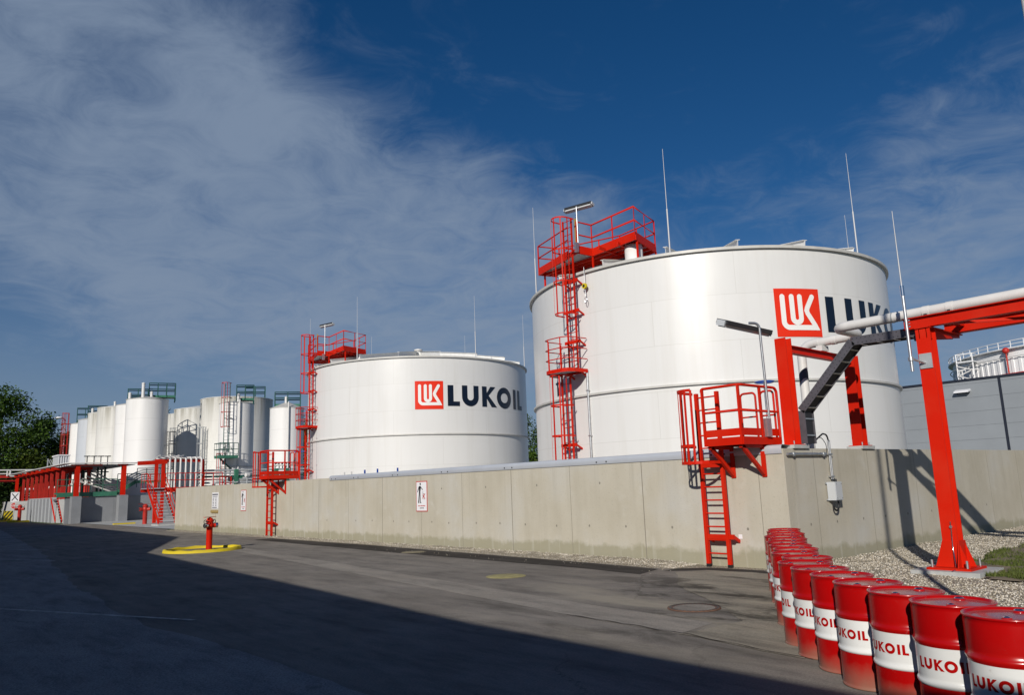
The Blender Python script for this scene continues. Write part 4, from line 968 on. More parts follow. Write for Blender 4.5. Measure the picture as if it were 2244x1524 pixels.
# ================================================================== WALL CROSSING PLATFORMS
def crossing(oy, label, lamp_label=None):
    """ladder + deck over the bund wall; oy = y of the deck's camera-side end"""
    t = thing('crossing_platform', label, 'platform', (-.3, oy+.8, 0))
    x0, x1, y0, y1, z = -.86, .55, oy, oy+.90, 2.62
    b = MB()
    for a, q in (((x0, y0), (x1, y0)), ((x1, y0), (x1, y1)), ((x1, y1), (x0, y1)), ((x0, y1), (x0, y0))): b.bar((*a, z-.02), (*q, z-.02), .05, .16)
    b.build('deck_frame', M['red'], t)
    MB().box(x0+.03, y0+.03, z, x1-.03, y1-.03, z+.03).build('deck', M['grating'], t)
    b = MB()
    for a, q in (((x0, y1), (x0, y0)), ((x0, y0), (x1, y0))): b.bar((*a, z+.16), (*q, z+.16), .008, .15)
    b.build('toe_board', M['red'], t)
    H = z + 1.12
    pts = rounded([(x0, y1+.02, H-.07), (x0, y1+.01, H), (x0, y0, H), (x1, y0, H), (x1, y0, z-.06)], .12, 5)
    MB().tube(pts, .03, 8).build('top_rail', M['red'], t)
    MB().tube([(x0, y1+.02, z+.60), (x0, y0, z+.60), (x1, y0, z+.60)], .024, 8).build('mid_rail', M['red'], t)
    for x, y in ((x0, y1), (x0, y0+.02), (x0+.75, y0)): MB().bar((x, y, z-.1), (x, y, H), .055, .045).build('post', M['red'], t)
    for ya, yb in ((y0+.08, y0+.40), (y0+.52, y1+.0)):       # the two gate loops on the tank side
        MB().tube(rounded([(x1, ya, z), (x1, ya, H-.04), (x1, yb, H-.04), (x1, yb, z)], .09, 5), .024, 8).build('gate_loop', M['red'], t)
        MB().tube([(x1, ya, z+.55), (x1, yb, z+.55)], .02, 6).build('gate_bar', M['red'], t)
    # ladder with its cage
    ly = oy+1.24; lx = -.24
    ladder(t, (lx, ly, 0), (-1, 0, 0), .06, H, w=.54, rw=.075, rd=.075, rr_=.019)
    cb = V((lx, ly, 0)); out = V((-1, 0, 0)); sd = V((0, 1, 0)); r = .37; cc = cb + out*.42
    def hp(zz, full=True): return [cb + sd*r] + [cc + sd*(r*math.cos(PI*k/8)) + out*(r*math.sin(PI*k/8)) for k in range(9)] + ([cb - sd*r] if full else [])
    for zz, full in ((2.20, True), (2.56, False), (H, False)):
        b = MB(); h = [p + V((0, 0, zz)) for p in hp(zz, full)]
        if not full: h = h[:7]
        for p, q in zip(h, h[1:]): b.bar(p, q, .014, .06)
        b.build('cage_hoop', M['red'], t)
    for k in (0, 2, 3, 4, 5):
        a = PI*k/8; p = cc + sd*((r-.01)*math.cos(a)) + out*((r-.01)*math.sin(a)); d = sd*math.cos(a)+out*math.sin(a)
        MB().bar(p+V((0, 0, 2.20)), p+V((0, 0, H)), .05, .012, d).build('cage_strap', M['red'], t)
    for yy in (y0+.10, y1-.05):                       # knee braces down to the wall face
        b = MB(); b.bar((-.02, yy, 1.86), (-.02, yy, z-.1), .10, .03, (1, 0, 0)); b.bar((x0+.10, yy, z-.12), (-.04, yy, 1.92), .07, .07); b.bar((x0+.05, yy, z-.13), (-.03, yy, z-.13), .07, .06)
        b.build('brace', M['red'], t)
    b = MB(); b.box(lx-.02, ly-.42, .58, lx+.03, ly+.30, .68); b.bar((lx+.03, ly-.38, .63), (-.003, ly-.38, .52), .05, .07); b.bar((lx+.03, ly+.27, .63), (-.003, ly+.27, .52), .05, .07); b.build('wall_bracket', M['red'], t)
    b = MB(); b.box(lx-.02, ly-.34, 2.10, lx+.03, ly+.34, 2.19); b.bar((lx+.03, ly-.3, 2.15), (-.003, ly-.3, 2.15), .05, .07); b.bar((lx+.03, ly+.3, 2.15), (-.003, ly+.3, 2.15), .05, .07); b.build('wall_bracket', M['red'], t)
    for s in (-1, 1): MB().box(lx-.04, ly+s*.27-.04, -.01, lx+.04, ly+s*.27+.04, .06).build('foot', M['black'], t)
    return t
crossing(.36, 'red ladder platform over the concrete wall nearest its corner, lamp pole on its rail')
crossing(24.0, 'red ladder platform over the concrete wall farther along, without a lamp pole')
lamp((.14, .33, 2.80), (.03, .30, 5.10), V((1, .06, 0)), 1.85, V((-.22, .10, .0)), 'tube floodlight on a bent steel pole at the wall platform nearest the corner', side=1, shift=(-.10, .04, -.06))

# ================================================================== PIPE RACK, PIPELINE, TRAY
t = thing('pipe_rack', 'tall red steel column carrying two red beams under the white pipeline', 'pipe rack', (.72, -2.75, 0))
MB().hbeam((.72, -2.75, .16), (.72, -2.75, 4.49), .26, .26, .018, .012, up=(1, 0, 0)).build('column', M['red'], t)
b = MB()
for s in (-1, 1): b.prism([(-.13, .0), (-.29, -.46), (.29, -.46), (.13, 0)], (.72+s*.131-.008*(1 if s > 0 else 1), -2.75, .62), (0, 1, 0), (0, 0, 1), (.016, 0, 0))
b.prism([(-.147, 0), (-.30, -.46), (.30, -.46), (.147, 0)], (.72, -2.885, .62), (1, 0, 0), (0, 0, 1), (0, -.016, 0))
b.build('base_gusset', M['red'], t)
MB().box(.36, -3.12, .12, 1.08, -2.38, .16).build('base_plate', M['red'], t)
for x, y in ((.43, -3.04), (1.01, -3.04), (.43, -2.46), (1.01, -2.46)): MB().cyl((x, y, .16), .022, .13, 8).build('anchor_bolt', M['steel'], t)
MB().box(.16, -3.32, -.06, 1.28, -2.18, .12).build('footing', M['plinth'], t)
b = MB(); b.prism([(-.13, 0), (1.47, 0), (1.47, -.045), (.13, -.19), (-.13, -.19)], (.72, -2.82, 4.50), (1, 0, 0), (0, 0, 1), (0, .012, 0)); b.prism([(-.13, 0), (1.47, 0), (1.47, -.045), (.13, -.19), (-.13, -.19)], (.72, -2.692, 4.50), (1, 0, 0), (0, 0, 1), (0, .012, 0))
b.box(.56, -2.88, 4.502, 2.19, -2.62, 4.526); b.build('cross_arm', M['red'], t)
yb = -11.5
MB().hbeam((.72, -2.38, 4.64), (.72, yb, 4.64), .15, .22, .015, .01).build('beam', M['red'], t)
MB().hbeam((2.02, -2.62, 4.64), (2.02, yb, 4.64), .15, .22, .015, .01).build('beam', M['red'], t)
for y in (-2.95, -4.4, -5.9, -7.4, -8.9, -10.4): MB().bar((.73, y, 4.69), (2.01, y, 4.69), .09, .08).build('cross_bar', M['red'], t)
b = MB(); b.bar((.80, -2.95, 4.57), (1.94, -4.4, 4.57), .05, .05); b.bar((.80, -5.9, 4.57), (1.94, -4.45, 4.57), .05, .05); b.build('wind_brace', M['red'], t)
MB().hbeam((.72, -10.6, .0), (.72, -10.6, 4.42), .26, .26, .018, .012, up=(1, 0, 0)).build('column', M['red'], t)
for z in (4.58, 4.64, 4.70): MB().cyl((.643, -2.52, z), .017, .02, 8, (-1, 0, 0)).build('bolt', M['steel'], t)
b = MB(); b.tube([(.575, -2.80, .95), (.575, -2.80, .80), (.572, -2.79, .55), (.50, -2.83, .20), (.36, -2.87, .14), (.20, -2.87, .125), (.15, -2.88, .02)], .010, 6); b.build('earth_strap', M['chrome'], t)
MB().cyl((.588, -2.80, .86), .025, .03, 10, (-1, 0, 0)).build('earth_clamp', M['steel'], t)
# lightning rod bracketed to the column
t = thing('lightning_rod', 'lightning rod on an arm bracketed to the big red column', 'lightning rod', (.30, -2.6, 3.8))
MB().box(.565, -2.86, 3.74, .588, -2.64, 4.02).build('mounting_plate', M['pipe_grey'], t)
MB().tube([(.572, -2.74, 3.84), (.30, -2.60, 3.92)], .022, 8).build('arm', M['steel'], t)
MB().cyl((.30, -2.60, 3.88), .05, .07, 12).build('clamp', M['steel'], t)
MB().tube([(.30, -2.6, 3.68), (.30, -2.6, 5.12)], .029, 10).build('mast', M['steel'], t)
MB().tube([(.30, -2.6, 5.12), (.30, -2.6, 5.32)], .036, 10).build('collar', M['chrome'], t)
MB().tube([(.30, -2.6, 5.32), (.30, -2.6, 6.80)], .015, 6, r1=.007).build('tip', M['rod'], t)
# portal on the wall
t = thing('pipe_portal', 'small red portal frame of two posts and a beam on top of the concrete wall', 'portal frame', (2.1, .15, WH))
for x, zt in ((.66, 4.80), (3.66, 4.66)):
    MB().hbeam((x, .15, WH+.09), (x, .15, zt), .26, .24, .016, .012, up=(1, 0, 0)).build('post', M['red'], t)
    MB().box(x-.22, -.03, WH+.075, x+.22, .33, WH+.092).build('foot_plate', M['red'], t)
    MB().box(x-.30, -.05, WH+.002, x+.30, .34, WH+.075).build('grout_pad', M['plinth'], t)
    for dx in (-.17, .17): MB().cyl((x+dx, .02, WH+.09), .015, .07, 8).build('anchor_bolt', M['steel'], t)
MB().hbeam((.80, .15, 4.58), (3.53, .15, 4.55), .15, .17, .014, .01).build('beam', M['red'], t)
# pipeline
PR = .102
t = thing('pipeline', 'white insulated pipe looping from behind the wall portal onto the red rack', 'pipe', (1.1, -2.7, 4.75))
pz = 4.88
def offs(p): return V(p)
path = rounded([(2.35, .68, .3), (2.35, .68, pz+.0), (2.35, -.80, pz+.02), (1.10, -.80, pz+.02), (1.10, -11.5, pz+.04)], .30, 10)
MB().tube(path, PR, 24).build('pipe', M['white_pipe'], t)
def collar(p, q, r, nm, m): MB().tube([p, q], r, 24).build(nm, m, t)
for z0, z1, sk in ((3.98, 4.20, .13), (2.86, 3.08, .13)):     # slanting painted bands
    b = MB(); n = 28; ring = []
    for zz in (z0, z1):
        ring += [V((2.35+(PR+.003)*math.cos(2*PI*k/n), .68+(PR+.003)*math.sin(2*PI*k/n), zz + sk*.9*math.sin(2*PI*k/n+.6)*-1)) for k in range(n)]
    b.add(ring, [(k, (k+1) % n, n+(k+1) % n, n+k) for k in range(n)], True); b.build('painted_band', M['band_grey'], t)
for y in (-2.62, -3.05): MB().tube([(1.10, y, pz+.02), (1.10, y-.12, pz+.02)], PR+.012, 24).build('jacket_collar', M['white_pipe'], t)
MB().tube([(1.10, -2.02, pz+.02), (1.10, -2.05, pz+.02)], PR+.006, 24).build('flange_seam', M['pipe_grey'], t)
for y in (-2.68, -3.1): MB().box(1.0, y-.03, pz-PR-.02, 1.03, y+.03, pz-.02).build('pipe_clamp', M['lamp_dark'], t)
for y in (.30, -.10): MB().tube([(2.35, y, pz+.01), (2.35, y-.10, pz+.01)], PR+.010, 24).build('jacket_collar', M['white_pipe'], t)
MB().box(2.20, .08, 4.665, 2.50, .22, pz-PR+.01).build('pipe_shoe', M['white_pipe'], t)
for y in (-2.95, -5.9, -8.9): MB().box(1.02, y-.06, 4.732, 1.18, y+.06, pz-PR+.03).build('pipe_shoe', M['pipe_grey'], t)
# cable tray
t = thing('cable_tray', 'dark perforated cable tray slanting from the red rack down to the wall top', 'cable tray', (1.0, 0, WH))
tp = [V((1.0, -2.60, 4.50)), V((1.0, -1.28, 4.52)), V((1.0, -.02, 3.22)), V((1.0, -.02, WH+.1))]
w = .36; b = MB(); b2 = MB(); b3 = MB()
for i, (p, q) in enumerate(zip(tp, tp[1:])):
    d = (q-p).normalized(); up = V((1, 0, 0)).cross(d).normalized()
    e0 = p; e1 = q
    for s in (-1, 1): b.bar(e0+V((s*w/2, 0, 0)), e1+V((s*w/2, 0, 0)), .012, .17, up)
    n = max(1, int((q-p).length/.30))
    for k in range(n): b2.bar(p.lerp(q, (k+.5)/n)+V((-w/2+.006, 0, 0))-up*.072, p.lerp(q, (k+.5)/n)+V((w/2-.006, 0, 0))-up*.072, .03, .018, up)
    b3.bar(p+up*-.03, q+up*-.03, w*.86, .05, up)
b2.build('tray_rung', M['steel'], t); b3.build('cable_bundle', M['tray_in'], t)
b.m = 1
for i, (p, q) in enumerate(zip(tp[:3], tp[1:3])):
    d = (q-p).normalized(); up = V((1, 0, 0)).cross(d).normalized(); n = int((q-p).length/.085)
    for k in range(n):
        for off in (.045, -.045):
            c0 = p.lerp(q, (k+.5+(.25 if off > 0 else 0))/n) + up*off + V((-w/2-.0075, 0, 0))
            b.add([c0+d*.013*math.cos(2*PI*j/6)+up*.013*math.sin(2*PI*j/6) for j in range(6)], [tuple(range(6))])
b.build('side_rail', [M['tray'], M['tray_in']], t, recalc=False)
MB().box(.80, -2.56, 4.32, 1.2, -2.50, 4.40).build('support_bracket', M['tray'], t)
# conduit, cable and junction box on the shaded wall
t = thing('junction_box', 'pale grey junction box hung on the shaded concrete wall', 'junction box', (1.72, -.2, 1.3))
en = MB().box(1.56, -.21, 1.31, 1.86, -.03, 1.70).build('enclosure', M['box_grey'], t)
MB().box(1.575, -.218, 1.325, 1.845, -.2102, 1.685).build('door', M['box_grey'], en)
MB().box(1.52, -.03, 1.66, 1.60, -.003, 1.69).build('fixing_lug', M['steel'], t); MB().box(1.52, -.03, 1.31, 1.60, -.003, 1.34).build('fixing_lug', M['steel'], t)
for x, z in ((1.60, 1.355), (1.82, 1.355), (1.60, 1.655), (1.82, 1.655)): MB().cyl((x, -.2182, z), .008, .006, 8, (0, -1, 0)).build('screw', M['lamp_dark'], t)
t = thing('cable', 'black cables looping under the pale grey junction box', 'cable', (1.70, -.11, 1.1))
for r, k in ((.12, 0), (.095, 1)): 
    MB().tube([(1.60+.02*k, -.11, 1.33), (1.60+.02*k, -.11, 1.22)] + arc((1.60+.02*k+r, -.11, 1.20), r, PI, 2*PI, 10, (1, 0, 0), (0, 0, 1)) + [(1.60+.02*k+2*r, -.11, 1.33)], .012, 6).build('cable_loop', M['black'], t)
t = thing('conduit', 'upright pair of steel conduits above the grey junction box on the shaded wall', 'conduit', (1.80, -.06, 1.75))
for x in (1.76, 1.82): MB().tube([(x, -.05, 1.76), (x, -.05, 2.60)], .018, 8).build('pipe', M['steel'], t)
for z in (1.80, 2.28): MB().box(1.71, -.075, z, 1.87, -.003, z+.03).build('clamp', M['steel'], t)
MB().cyl((1.79, -.11, 1.70), .03, .06, 10).build('gland', M['black'], t)
t = thing('conduit', 'level steel conduit bolted just below the top of the shaded wall', 'conduit', (.8, -.05, 2.28))
MB().tube([(.06, -.05, 2.30), (1.62, -.05, 2.30)], .03, 10).build('pipe', M['steel'], t)
for x in (.28, 1.50): MB().box(x-.03, -.085, 2.26, x+.03, -.003, 2.34).build('clamp', M['steel'], t)
t = thing('cable', 'black cable arching from the tray foot to the conduit on the wall', 'cable', (1.3, 0, 2.5))
MB().tube(rounded([(1.05, -.03, 2.56), (1.25, -.05, 2.60), (1.55, -.06, 2.74), (1.74, -.05, 2.72), (1.79, -.05, 2.58)], .15, 5), .018, 8).build('cable_run', M['black'], t)
MB().tube(rounded([(1.05, -.03, 2.55), (1.45, -.07, 2.68), (1.66, -.07, 2.48), (1.62, -.06, 2.30)], .2, 6), .008, 6).build('cable_run', M['black'], t)
t = thing('valve', 'blue handwheel valve rising behind the wall platform nearest the corner', 'valve', (5.98, 3.94, 0.03))
MB().tube([(5.98, 3.94, .03), (5.98, 3.94, 4.62)], .04, 8).build('stem', M['steel'], t)
MB().tube([(5.98+.27*math.cos(a), 3.94+.27*math.sin(a), 4.64) for a in [2*PI*k/24 for k in range(24)]], .026, 8, closed=True).build('handwheel', M['blue'], t)
b = MB(); b.bar((5.72, 3.94, 4.64), (6.24, 3.94, 4.64), .03, .02); b.bar((5.98, 3.68, 4.64), (5.98, 4.20, 4.64), .03, .02); b.build('wheel_spoke', M['blue'], t)

# ================================================================== SIGNS ON THE WALL
def litter_sign(y0, label):
    W_, H_ = .66, 1.0; z0 = 1.12
    t = thing('litter_sign', label, 'sign', (-.01, y0-W_/2, z0))
    bd = MB().box(-.012, y0-W_, z0, -.002, y0, z0+H_).build('board', M['sign_red'], t)
    ux = V((0, -1, 0)); uy = V((0, 0, 1)); o = V((-.0125, y0, z0))
    b = MB(); b.box(-.016, y0-W_+.03, z0+.03, -.0122, y0-.03, z0+H_-.03); fc = b.build('board_face', M['sign_white'], bd)
    o = V((-.019, y0, z0)); f = flat_map(o, ux, uy)
    S = lambda pts: [(x*W_, y*H_) for x, y in pts]
    P = [S(a2(.40, .905, .055, .042, 0, 2*PI, 16)[:-1])]
    P += [S([(.30, .84), (.42, .84), (.45, .78), (.40, .64), (.28, .64), (.28, .72)])]
    P += [S([(.30, .84), (.28, .76), (.16, .63), (.12, .645), (.24, .80)]), S([(.42, .84), (.45, .78), (.62, .695), (.64, .715), (.50, .79)])]
    P += [S([(.28, .64), (.345, .64), (.29, .31), (.20, .31)]), S([(.345, .64), (.40, .64), (.42, .31), (.36, .31)]), S([(.36, .31), (.42, .31), (.48, .295), (.48, .28), (.36, .28)]), S([(.20, .31), (.29, .31), (.29, .28), (.20, .28)])]
    P += [S(a2(x, y, .03, .018, 0, 2*PI, 8)[:-1]) for x, y in ((.63, .63), (.70, .575), (.62, .505), (.73, .41))]
    wrap(P, f, 10, 'pictogram', M['sign_black'], t)
    P = strip(S([(.60, .58), (.82, .42)]), .03) 
    wrap(P, f, 10, 'crossing_out', M['sign_red'], t); wrap(strip(S([(.82, .59), (.60, .42)]), .03), flat_map(o+V((-.002, 0, 0)), ux, uy), 10, 'crossing_out', M['sign_red'], t)
    P = []
    for k, w in enumerate((.05, .05, .03, .05, .06, .04, .06, .05, .05)): P.append(S([(.19+.072*k, .17), (.19+.072*k+w, .17), (.19+.072*k+w, .205), (.19+.072*k, .205)]))
    wrap(P, f, 10, 'caption', M['sign_red'], t)
    P = [S([(.34+.062*k, .10), (.34+.062*k+.045, .10), (.34+.062*k+.045, .13), (.34+.062*k, .13)]) for k in range(6)]
    wrap(P, f, 10, 'caption', M['band_grey'], t)
litter_sign(13.68, 'litter warning sign on the wall below the farther tank, red bordered')
litter_sign(29.25, 'litter warning sign on the wall left of the farther red ladder')
t = thing('notice_board', 'white notice board above a small ochre ledge on the concrete wall', 'notice', (-.02, 32.8, 1.2))
MB().box(-.02, 32.32, 1.22, -.002, 33.25, 2.06).build('board', M['sign_white'], t)
MB().box(-.07, 32.32, 1.02, -.002, 33.28, 1.15).build('ledge', M['wood'], t)
P = []
rn = random.Random(3)
for k in range(9): P.append([(.06+.09*k, .70), (.06+.09*k+.07, .70), (.06+.09*k+.07, .77), (.06+.09*k, .77)])
for j in range(6):
    for q in range(2): P.append([(.12+.38*q, .15+.075*j), (.12+.38*q+.12+.1*rn.random(), .15+.075*j), (.12+.38*q+.2, .18+.075*j), (.12+.38*q, .18+.075*j)])
P.append([(.10, .62), (.80, .62), (.80, .645), (.10, .645)]); P.append([(.08, .05), (.75, .05), (.75, .09), (.08, .09)])
wrap(P, flat_map((-.024, 33.25, 1.22), (0, -1, 0), (0, 0, 1)), 10, 'notice_text', M['band_grey'], t)

# ================================================================== OIL DRUMS
def make_drum(name='oil_drum'):
    R = .2875; H = .88
    t = thing(name, 'x', 'oil drum', (0, 0, 0), 'oil drums lined up along the edge of the asphalt')
    def body(z0, z1, top, bot):
        p = []
        if bot: p += [(0, .012), (R-.02, .012), (R-.012, 0), (R+.005, .0), (R+.006, .012), (R-.003, .022)]
        return p
    hoop = lambda z: [(R, z-.022), (R+.008, z-.014), (R+.013, z), (R+.008, z+.014), (R, z+.022)]
    MB().lathe([(0, .012), (R-.02, .012), (R-.012, .0), (R+.004, .0), (R+.007, .008), (R+.004, .018), (R-.002, .026), (R, .04), (R, .295)] , n=56).build('lower_shell', M['drum_red'], t)
    wb_ = MB().lathe([(R, .295)] + hoop(.315)[1:] + [(R+.0005, .36), (R+.0005, .575)], n=56).build('white_band', M['drum_white'], t)
    MB().lathe([(R, .575)] + hoop(.605)[1:] + [(R, .66), (R, .835), (R-.003, .855), (R+.002, .862)], n=56).build('upper_shell', M['drum_red'], t)
    ld_ = MB().lathe([(R+.002, .861), (R+.007, .866), (R+.007, .877), (R+.001, .88), (R-.008, .878), (R-.014, .862), (R-.02, .858), (R-.06, .858), (R-.075, .862), (.10, .865), (0, .866)], n=56).build('lid', M['drum_red'], t)
    for x, y, r, m in ((.17, .02, .034, 'chrome'), (-.165, -.06, .022, 'chrome')):
        MB().lathe([(r+.012, .862), (r+.010, .874), (r, .876)], (x, y, 0), 20).build('bung_ring', M['drum_red'], ld_)
        MB().lathe([(r, .874), (r-.003, .882), (r-.010, .882), (r-.012, .878), (0, .878)], (x, y, 0), 20).build('bung', M[m], ld_)
    h = .078; gl, w = text_polys('LUKOIL', h); RR = R+.0025; a = PI - (w/2)/RR
    wrap([p for g in gl for p in g], (lambda x, y: V((RR*math.cos(a+x/RR), RR*math.sin(a+x/RR), .417+y))), .02, 'lettering', M['drum_red'], wb_)
    return t
def along(P, d):
    for (ax, ay), (bx, by) in zip(P, P[1:]):
        l = math.hypot(bx-ax, by-ay)
        if d <= l: return ax+(bx-ax)*d/l, ay+(by-ay)*d/l
        d -= l
    return P[-1]
path = [(-8.41, -6.55), (-7.43, -5.14), (-6.39, -3.98), (-3.6, -2.05), (-1.08, -.50)]
tot = sum(math.hypot(b[0]-a[0], b[1]-a[1]) for a, b in zip(path, path[1:]))
rn = random.Random(12)
ord_ = ['nearest the camera, half cut off by the frame', 'second in the row from the camera', 'third in the row from the camera', 'fourth in the row from the camera', 'fifth in the row from the camera', 'sixth in the row from the camera', 'seventh in the row, sticking out towards the road', 'eighth in the row, mostly behind the seventh', 'ninth in the row, set back behind the eighth', 'tenth in the row from the camera', 'eleventh in the row from the camera', 'twelfth in the row from the camera', 'fifth from the concrete corner end of the row', 'fourth from the corner end, its last letters showing', 'third from the concrete corner end of the row', 'second from the concrete corner end of the row', 'last in the row, right at the concrete corner']
face = [172, 177, 158, 160, 157, 150, 130, 165, 160, 176, 190, 165, 172, 142, 170, 160, 172]   # way the name faces, degrees
jit = [0, 0, 0, 0, 0, 0, .03, -.05, .04, -.02, .0, .01, -.02, .05, -.03, .02, 0]
proto = make_drum()
for i in range(17):
    x, y = along(path, tot*i/16*.9999); px, py = along(path, max(0, tot*i/16-.1)); qx, qy = along(path, min(tot*.9999, tot*i/16+.1))
    d = V((qx-px, qy-py, 0)).normalized()
    o = proto if i == 0 else copy_tree(proto)
    o.location = (x - d.y*jit[i], y + d.x*jit[i], .004); o.rotation_euler = (0, 0, rad(face[i]+180+rn.uniform(-3, 3)))
    o['label'] = 'red steel drum with a white band, ' + ord_[i]

# ================================================================== HYDRANTS, KERBS, COVERS
def hydrant(x, y, h, label, s=1.0, m='red', rot=0., wheel=True):
    t = thing('fire_hydrant', label, 'hydrant', (x, y, 0))
    r = .105*s; o = V((x, y, 0))
    MB().lathe([(r*1.0, 0), (r, h*.66), (r*1.18, h*.70), (r*1.38, h*.74), (r*1.18, h*.80), (r*1.05, h*.86), (r*1.30, h*.88), (r*1.30, h*.905), (r*1.0, h*.92), (r*.85, h*.965), (r*.3, h*.985), (0, h*.985)], o, 24).build('barrel', M[m], t)
    ca = math.cos(rot); sa = math.sin(rot); ax = V((ca, sa, 0)); ay = V((-sa, ca, 0))
    MB().bar(o-ax*.34*s+V((0, 0, h)), o+ax*.34*s+V((0, 0, h)), .05, .018).build('top_bar', M[m], t)
    MB().cyl(o+V((0, 0, h*.975)), .03, h*.02+.012, 10).build('spindle', M[m], t)
    for k in (-1, 1):
        MB().tube([o+ax*k*r*.9+V((0, 0, h*.86)), o+ax*k*.24*s+V((0, 0, h*.86))], .018, 8).build('valve_spindle', M['lamp_dark'], t)
        c = o+ax*k*.25*s+V((0, 0, h*.86)); MB().tube([c+ay*.065*s*math.cos(a)+V((0, 0, .065*s*math.sin(a))) for a in [2*PI*j/16 for j in range(16)]], .013, 6, closed=True).build('handwheel', M['lamp_dark'], t)
    for d, nm in ((-ay*.75+ax*.66, 'outlet'), (-ax, 'outlet'),):
        d = d.normalized(); c = o+d*r*.7+V((0, 0, h*.745))
        oo = MB().cyl(c, .075*s, .12*s, 16, d+V((0, 0, -.12))).build(nm, M[m], t)
        if d.y < 0: 
            b = MB(); b.tube([c+d*.12*s, c+d*.20*s], .085*s, 16); b.build('outlet_cap', M['chrome'] if m == 'red' else M[m], oo)
            MB().cyl(c+d*.20*s, .05*s, .012, 12, d).build('cap_centre', M['lamp_dark'], t)
    return t
hydrant(-4.70, 19.86, 1.14, 'red fire hydrant standing in a big yellow kerb ring', 1., 'red', .65)
def ring(x, y, R, label, h=.10, w=.13, wob=.012):
    t = thing('kerb_ring', label, 'kerb ring', (x, y, 0)); vs = []; n = 60
    for k in range(n):
        a = 2*PI*k/n; e = wob*noise.noise(V((math.cos(a)*2, math.sin(a)*2, R)))
        hh = h*(.92 + .28*noise.noise(V((math.cos(a)*5, math.sin(a)*5, R+3))))
        prof = [(R-w, -.02), (R-w, hh*.85), (R-w+.03, hh), (R-.03, hh), (R, hh*.8), (R+.02, -.02)]
        vs += [V((x+(r+e)*math.cos(a), y+(r+e)*math.sin(a), z)) for r, z in prof]
    b = MB(); L = 6; fs = [(k*L+i, ((k+1) % n)*L+i, ((k+1) % n)*L+i+1, k*L+i+1) for k in range(n) for i in range(L-1)]
    b.add(vs, fs, True); b.build('kerb', M['yellow'], t)
    b = MB(); b.add([(x+(R-w+.01)*math.cos(2*PI*k/40), y+(R-w+.01)*math.sin(2*PI*k/40), .012) for k in range(40)], [tuple(range(40))]); b.build('ring_fill', M['soil'], t, recalc=False)
ring(-4.95, 19.75, 1.28, 'chipped yellow kerb ring round the red hydrant in the yard', .11)
t = thing('manhole_cover', 'round manhole with a rusty ring in the asphalt near the drums', 'manhole', (-4.96, -1.27, 0))
b = MB(); c = V((-4.96, -1.27, .006)); b.lathe([(.30, .009), (.38, .013), (.385, .0)], c, 48); b.build('rusty_frame', M['rust'], t)
b = MB(); b.add([(c.x+.30*math.cos(2*PI*k/40), c.y+.30*math.sin(2*PI*k/40), .015) for k in range(40)], [tuple(range(40))]); b.build('cover_plate', M['asphalt_light'], t, recalc=False)
b = MB()
for k in range(36): a = 2*PI*k/36; d = V((math.cos(a), math.sin(a), 0)); b.bar(c+d*.325+V((0, 0, .014)), c+d*.36+V((0, 0, .014)), .02, .006)
b.build('frame_teeth', M['lamp_dark'], t)
t = thing('manhole_cover', 'round manhole cover painted faded yellow in the sunlit asphalt', 'manhole', (-3.92, 4.30, 0))
MB().lathe([(0, .010), (.40, .010), (.42, .003)], (-3.92, 4.30, 0), 40).build('cover_plate', mat('faded_yellow_paint', (.34, .30, .13), .8, var=.3, vscale=6), t)
t = thing('manhole_cover', 'small faint yellowish cover in the new asphalt strip by the wall', 'manhole', (-1.5, 11.6, 0))
MB().lathe([(0, .012), (.34, .012), (.36, .003)], (-1.5, 11.6, 0), 32).build('cover_plate', mat('sandy_cover_paint', (.22, .19, .12), .85, var=.3, vscale=6), t)

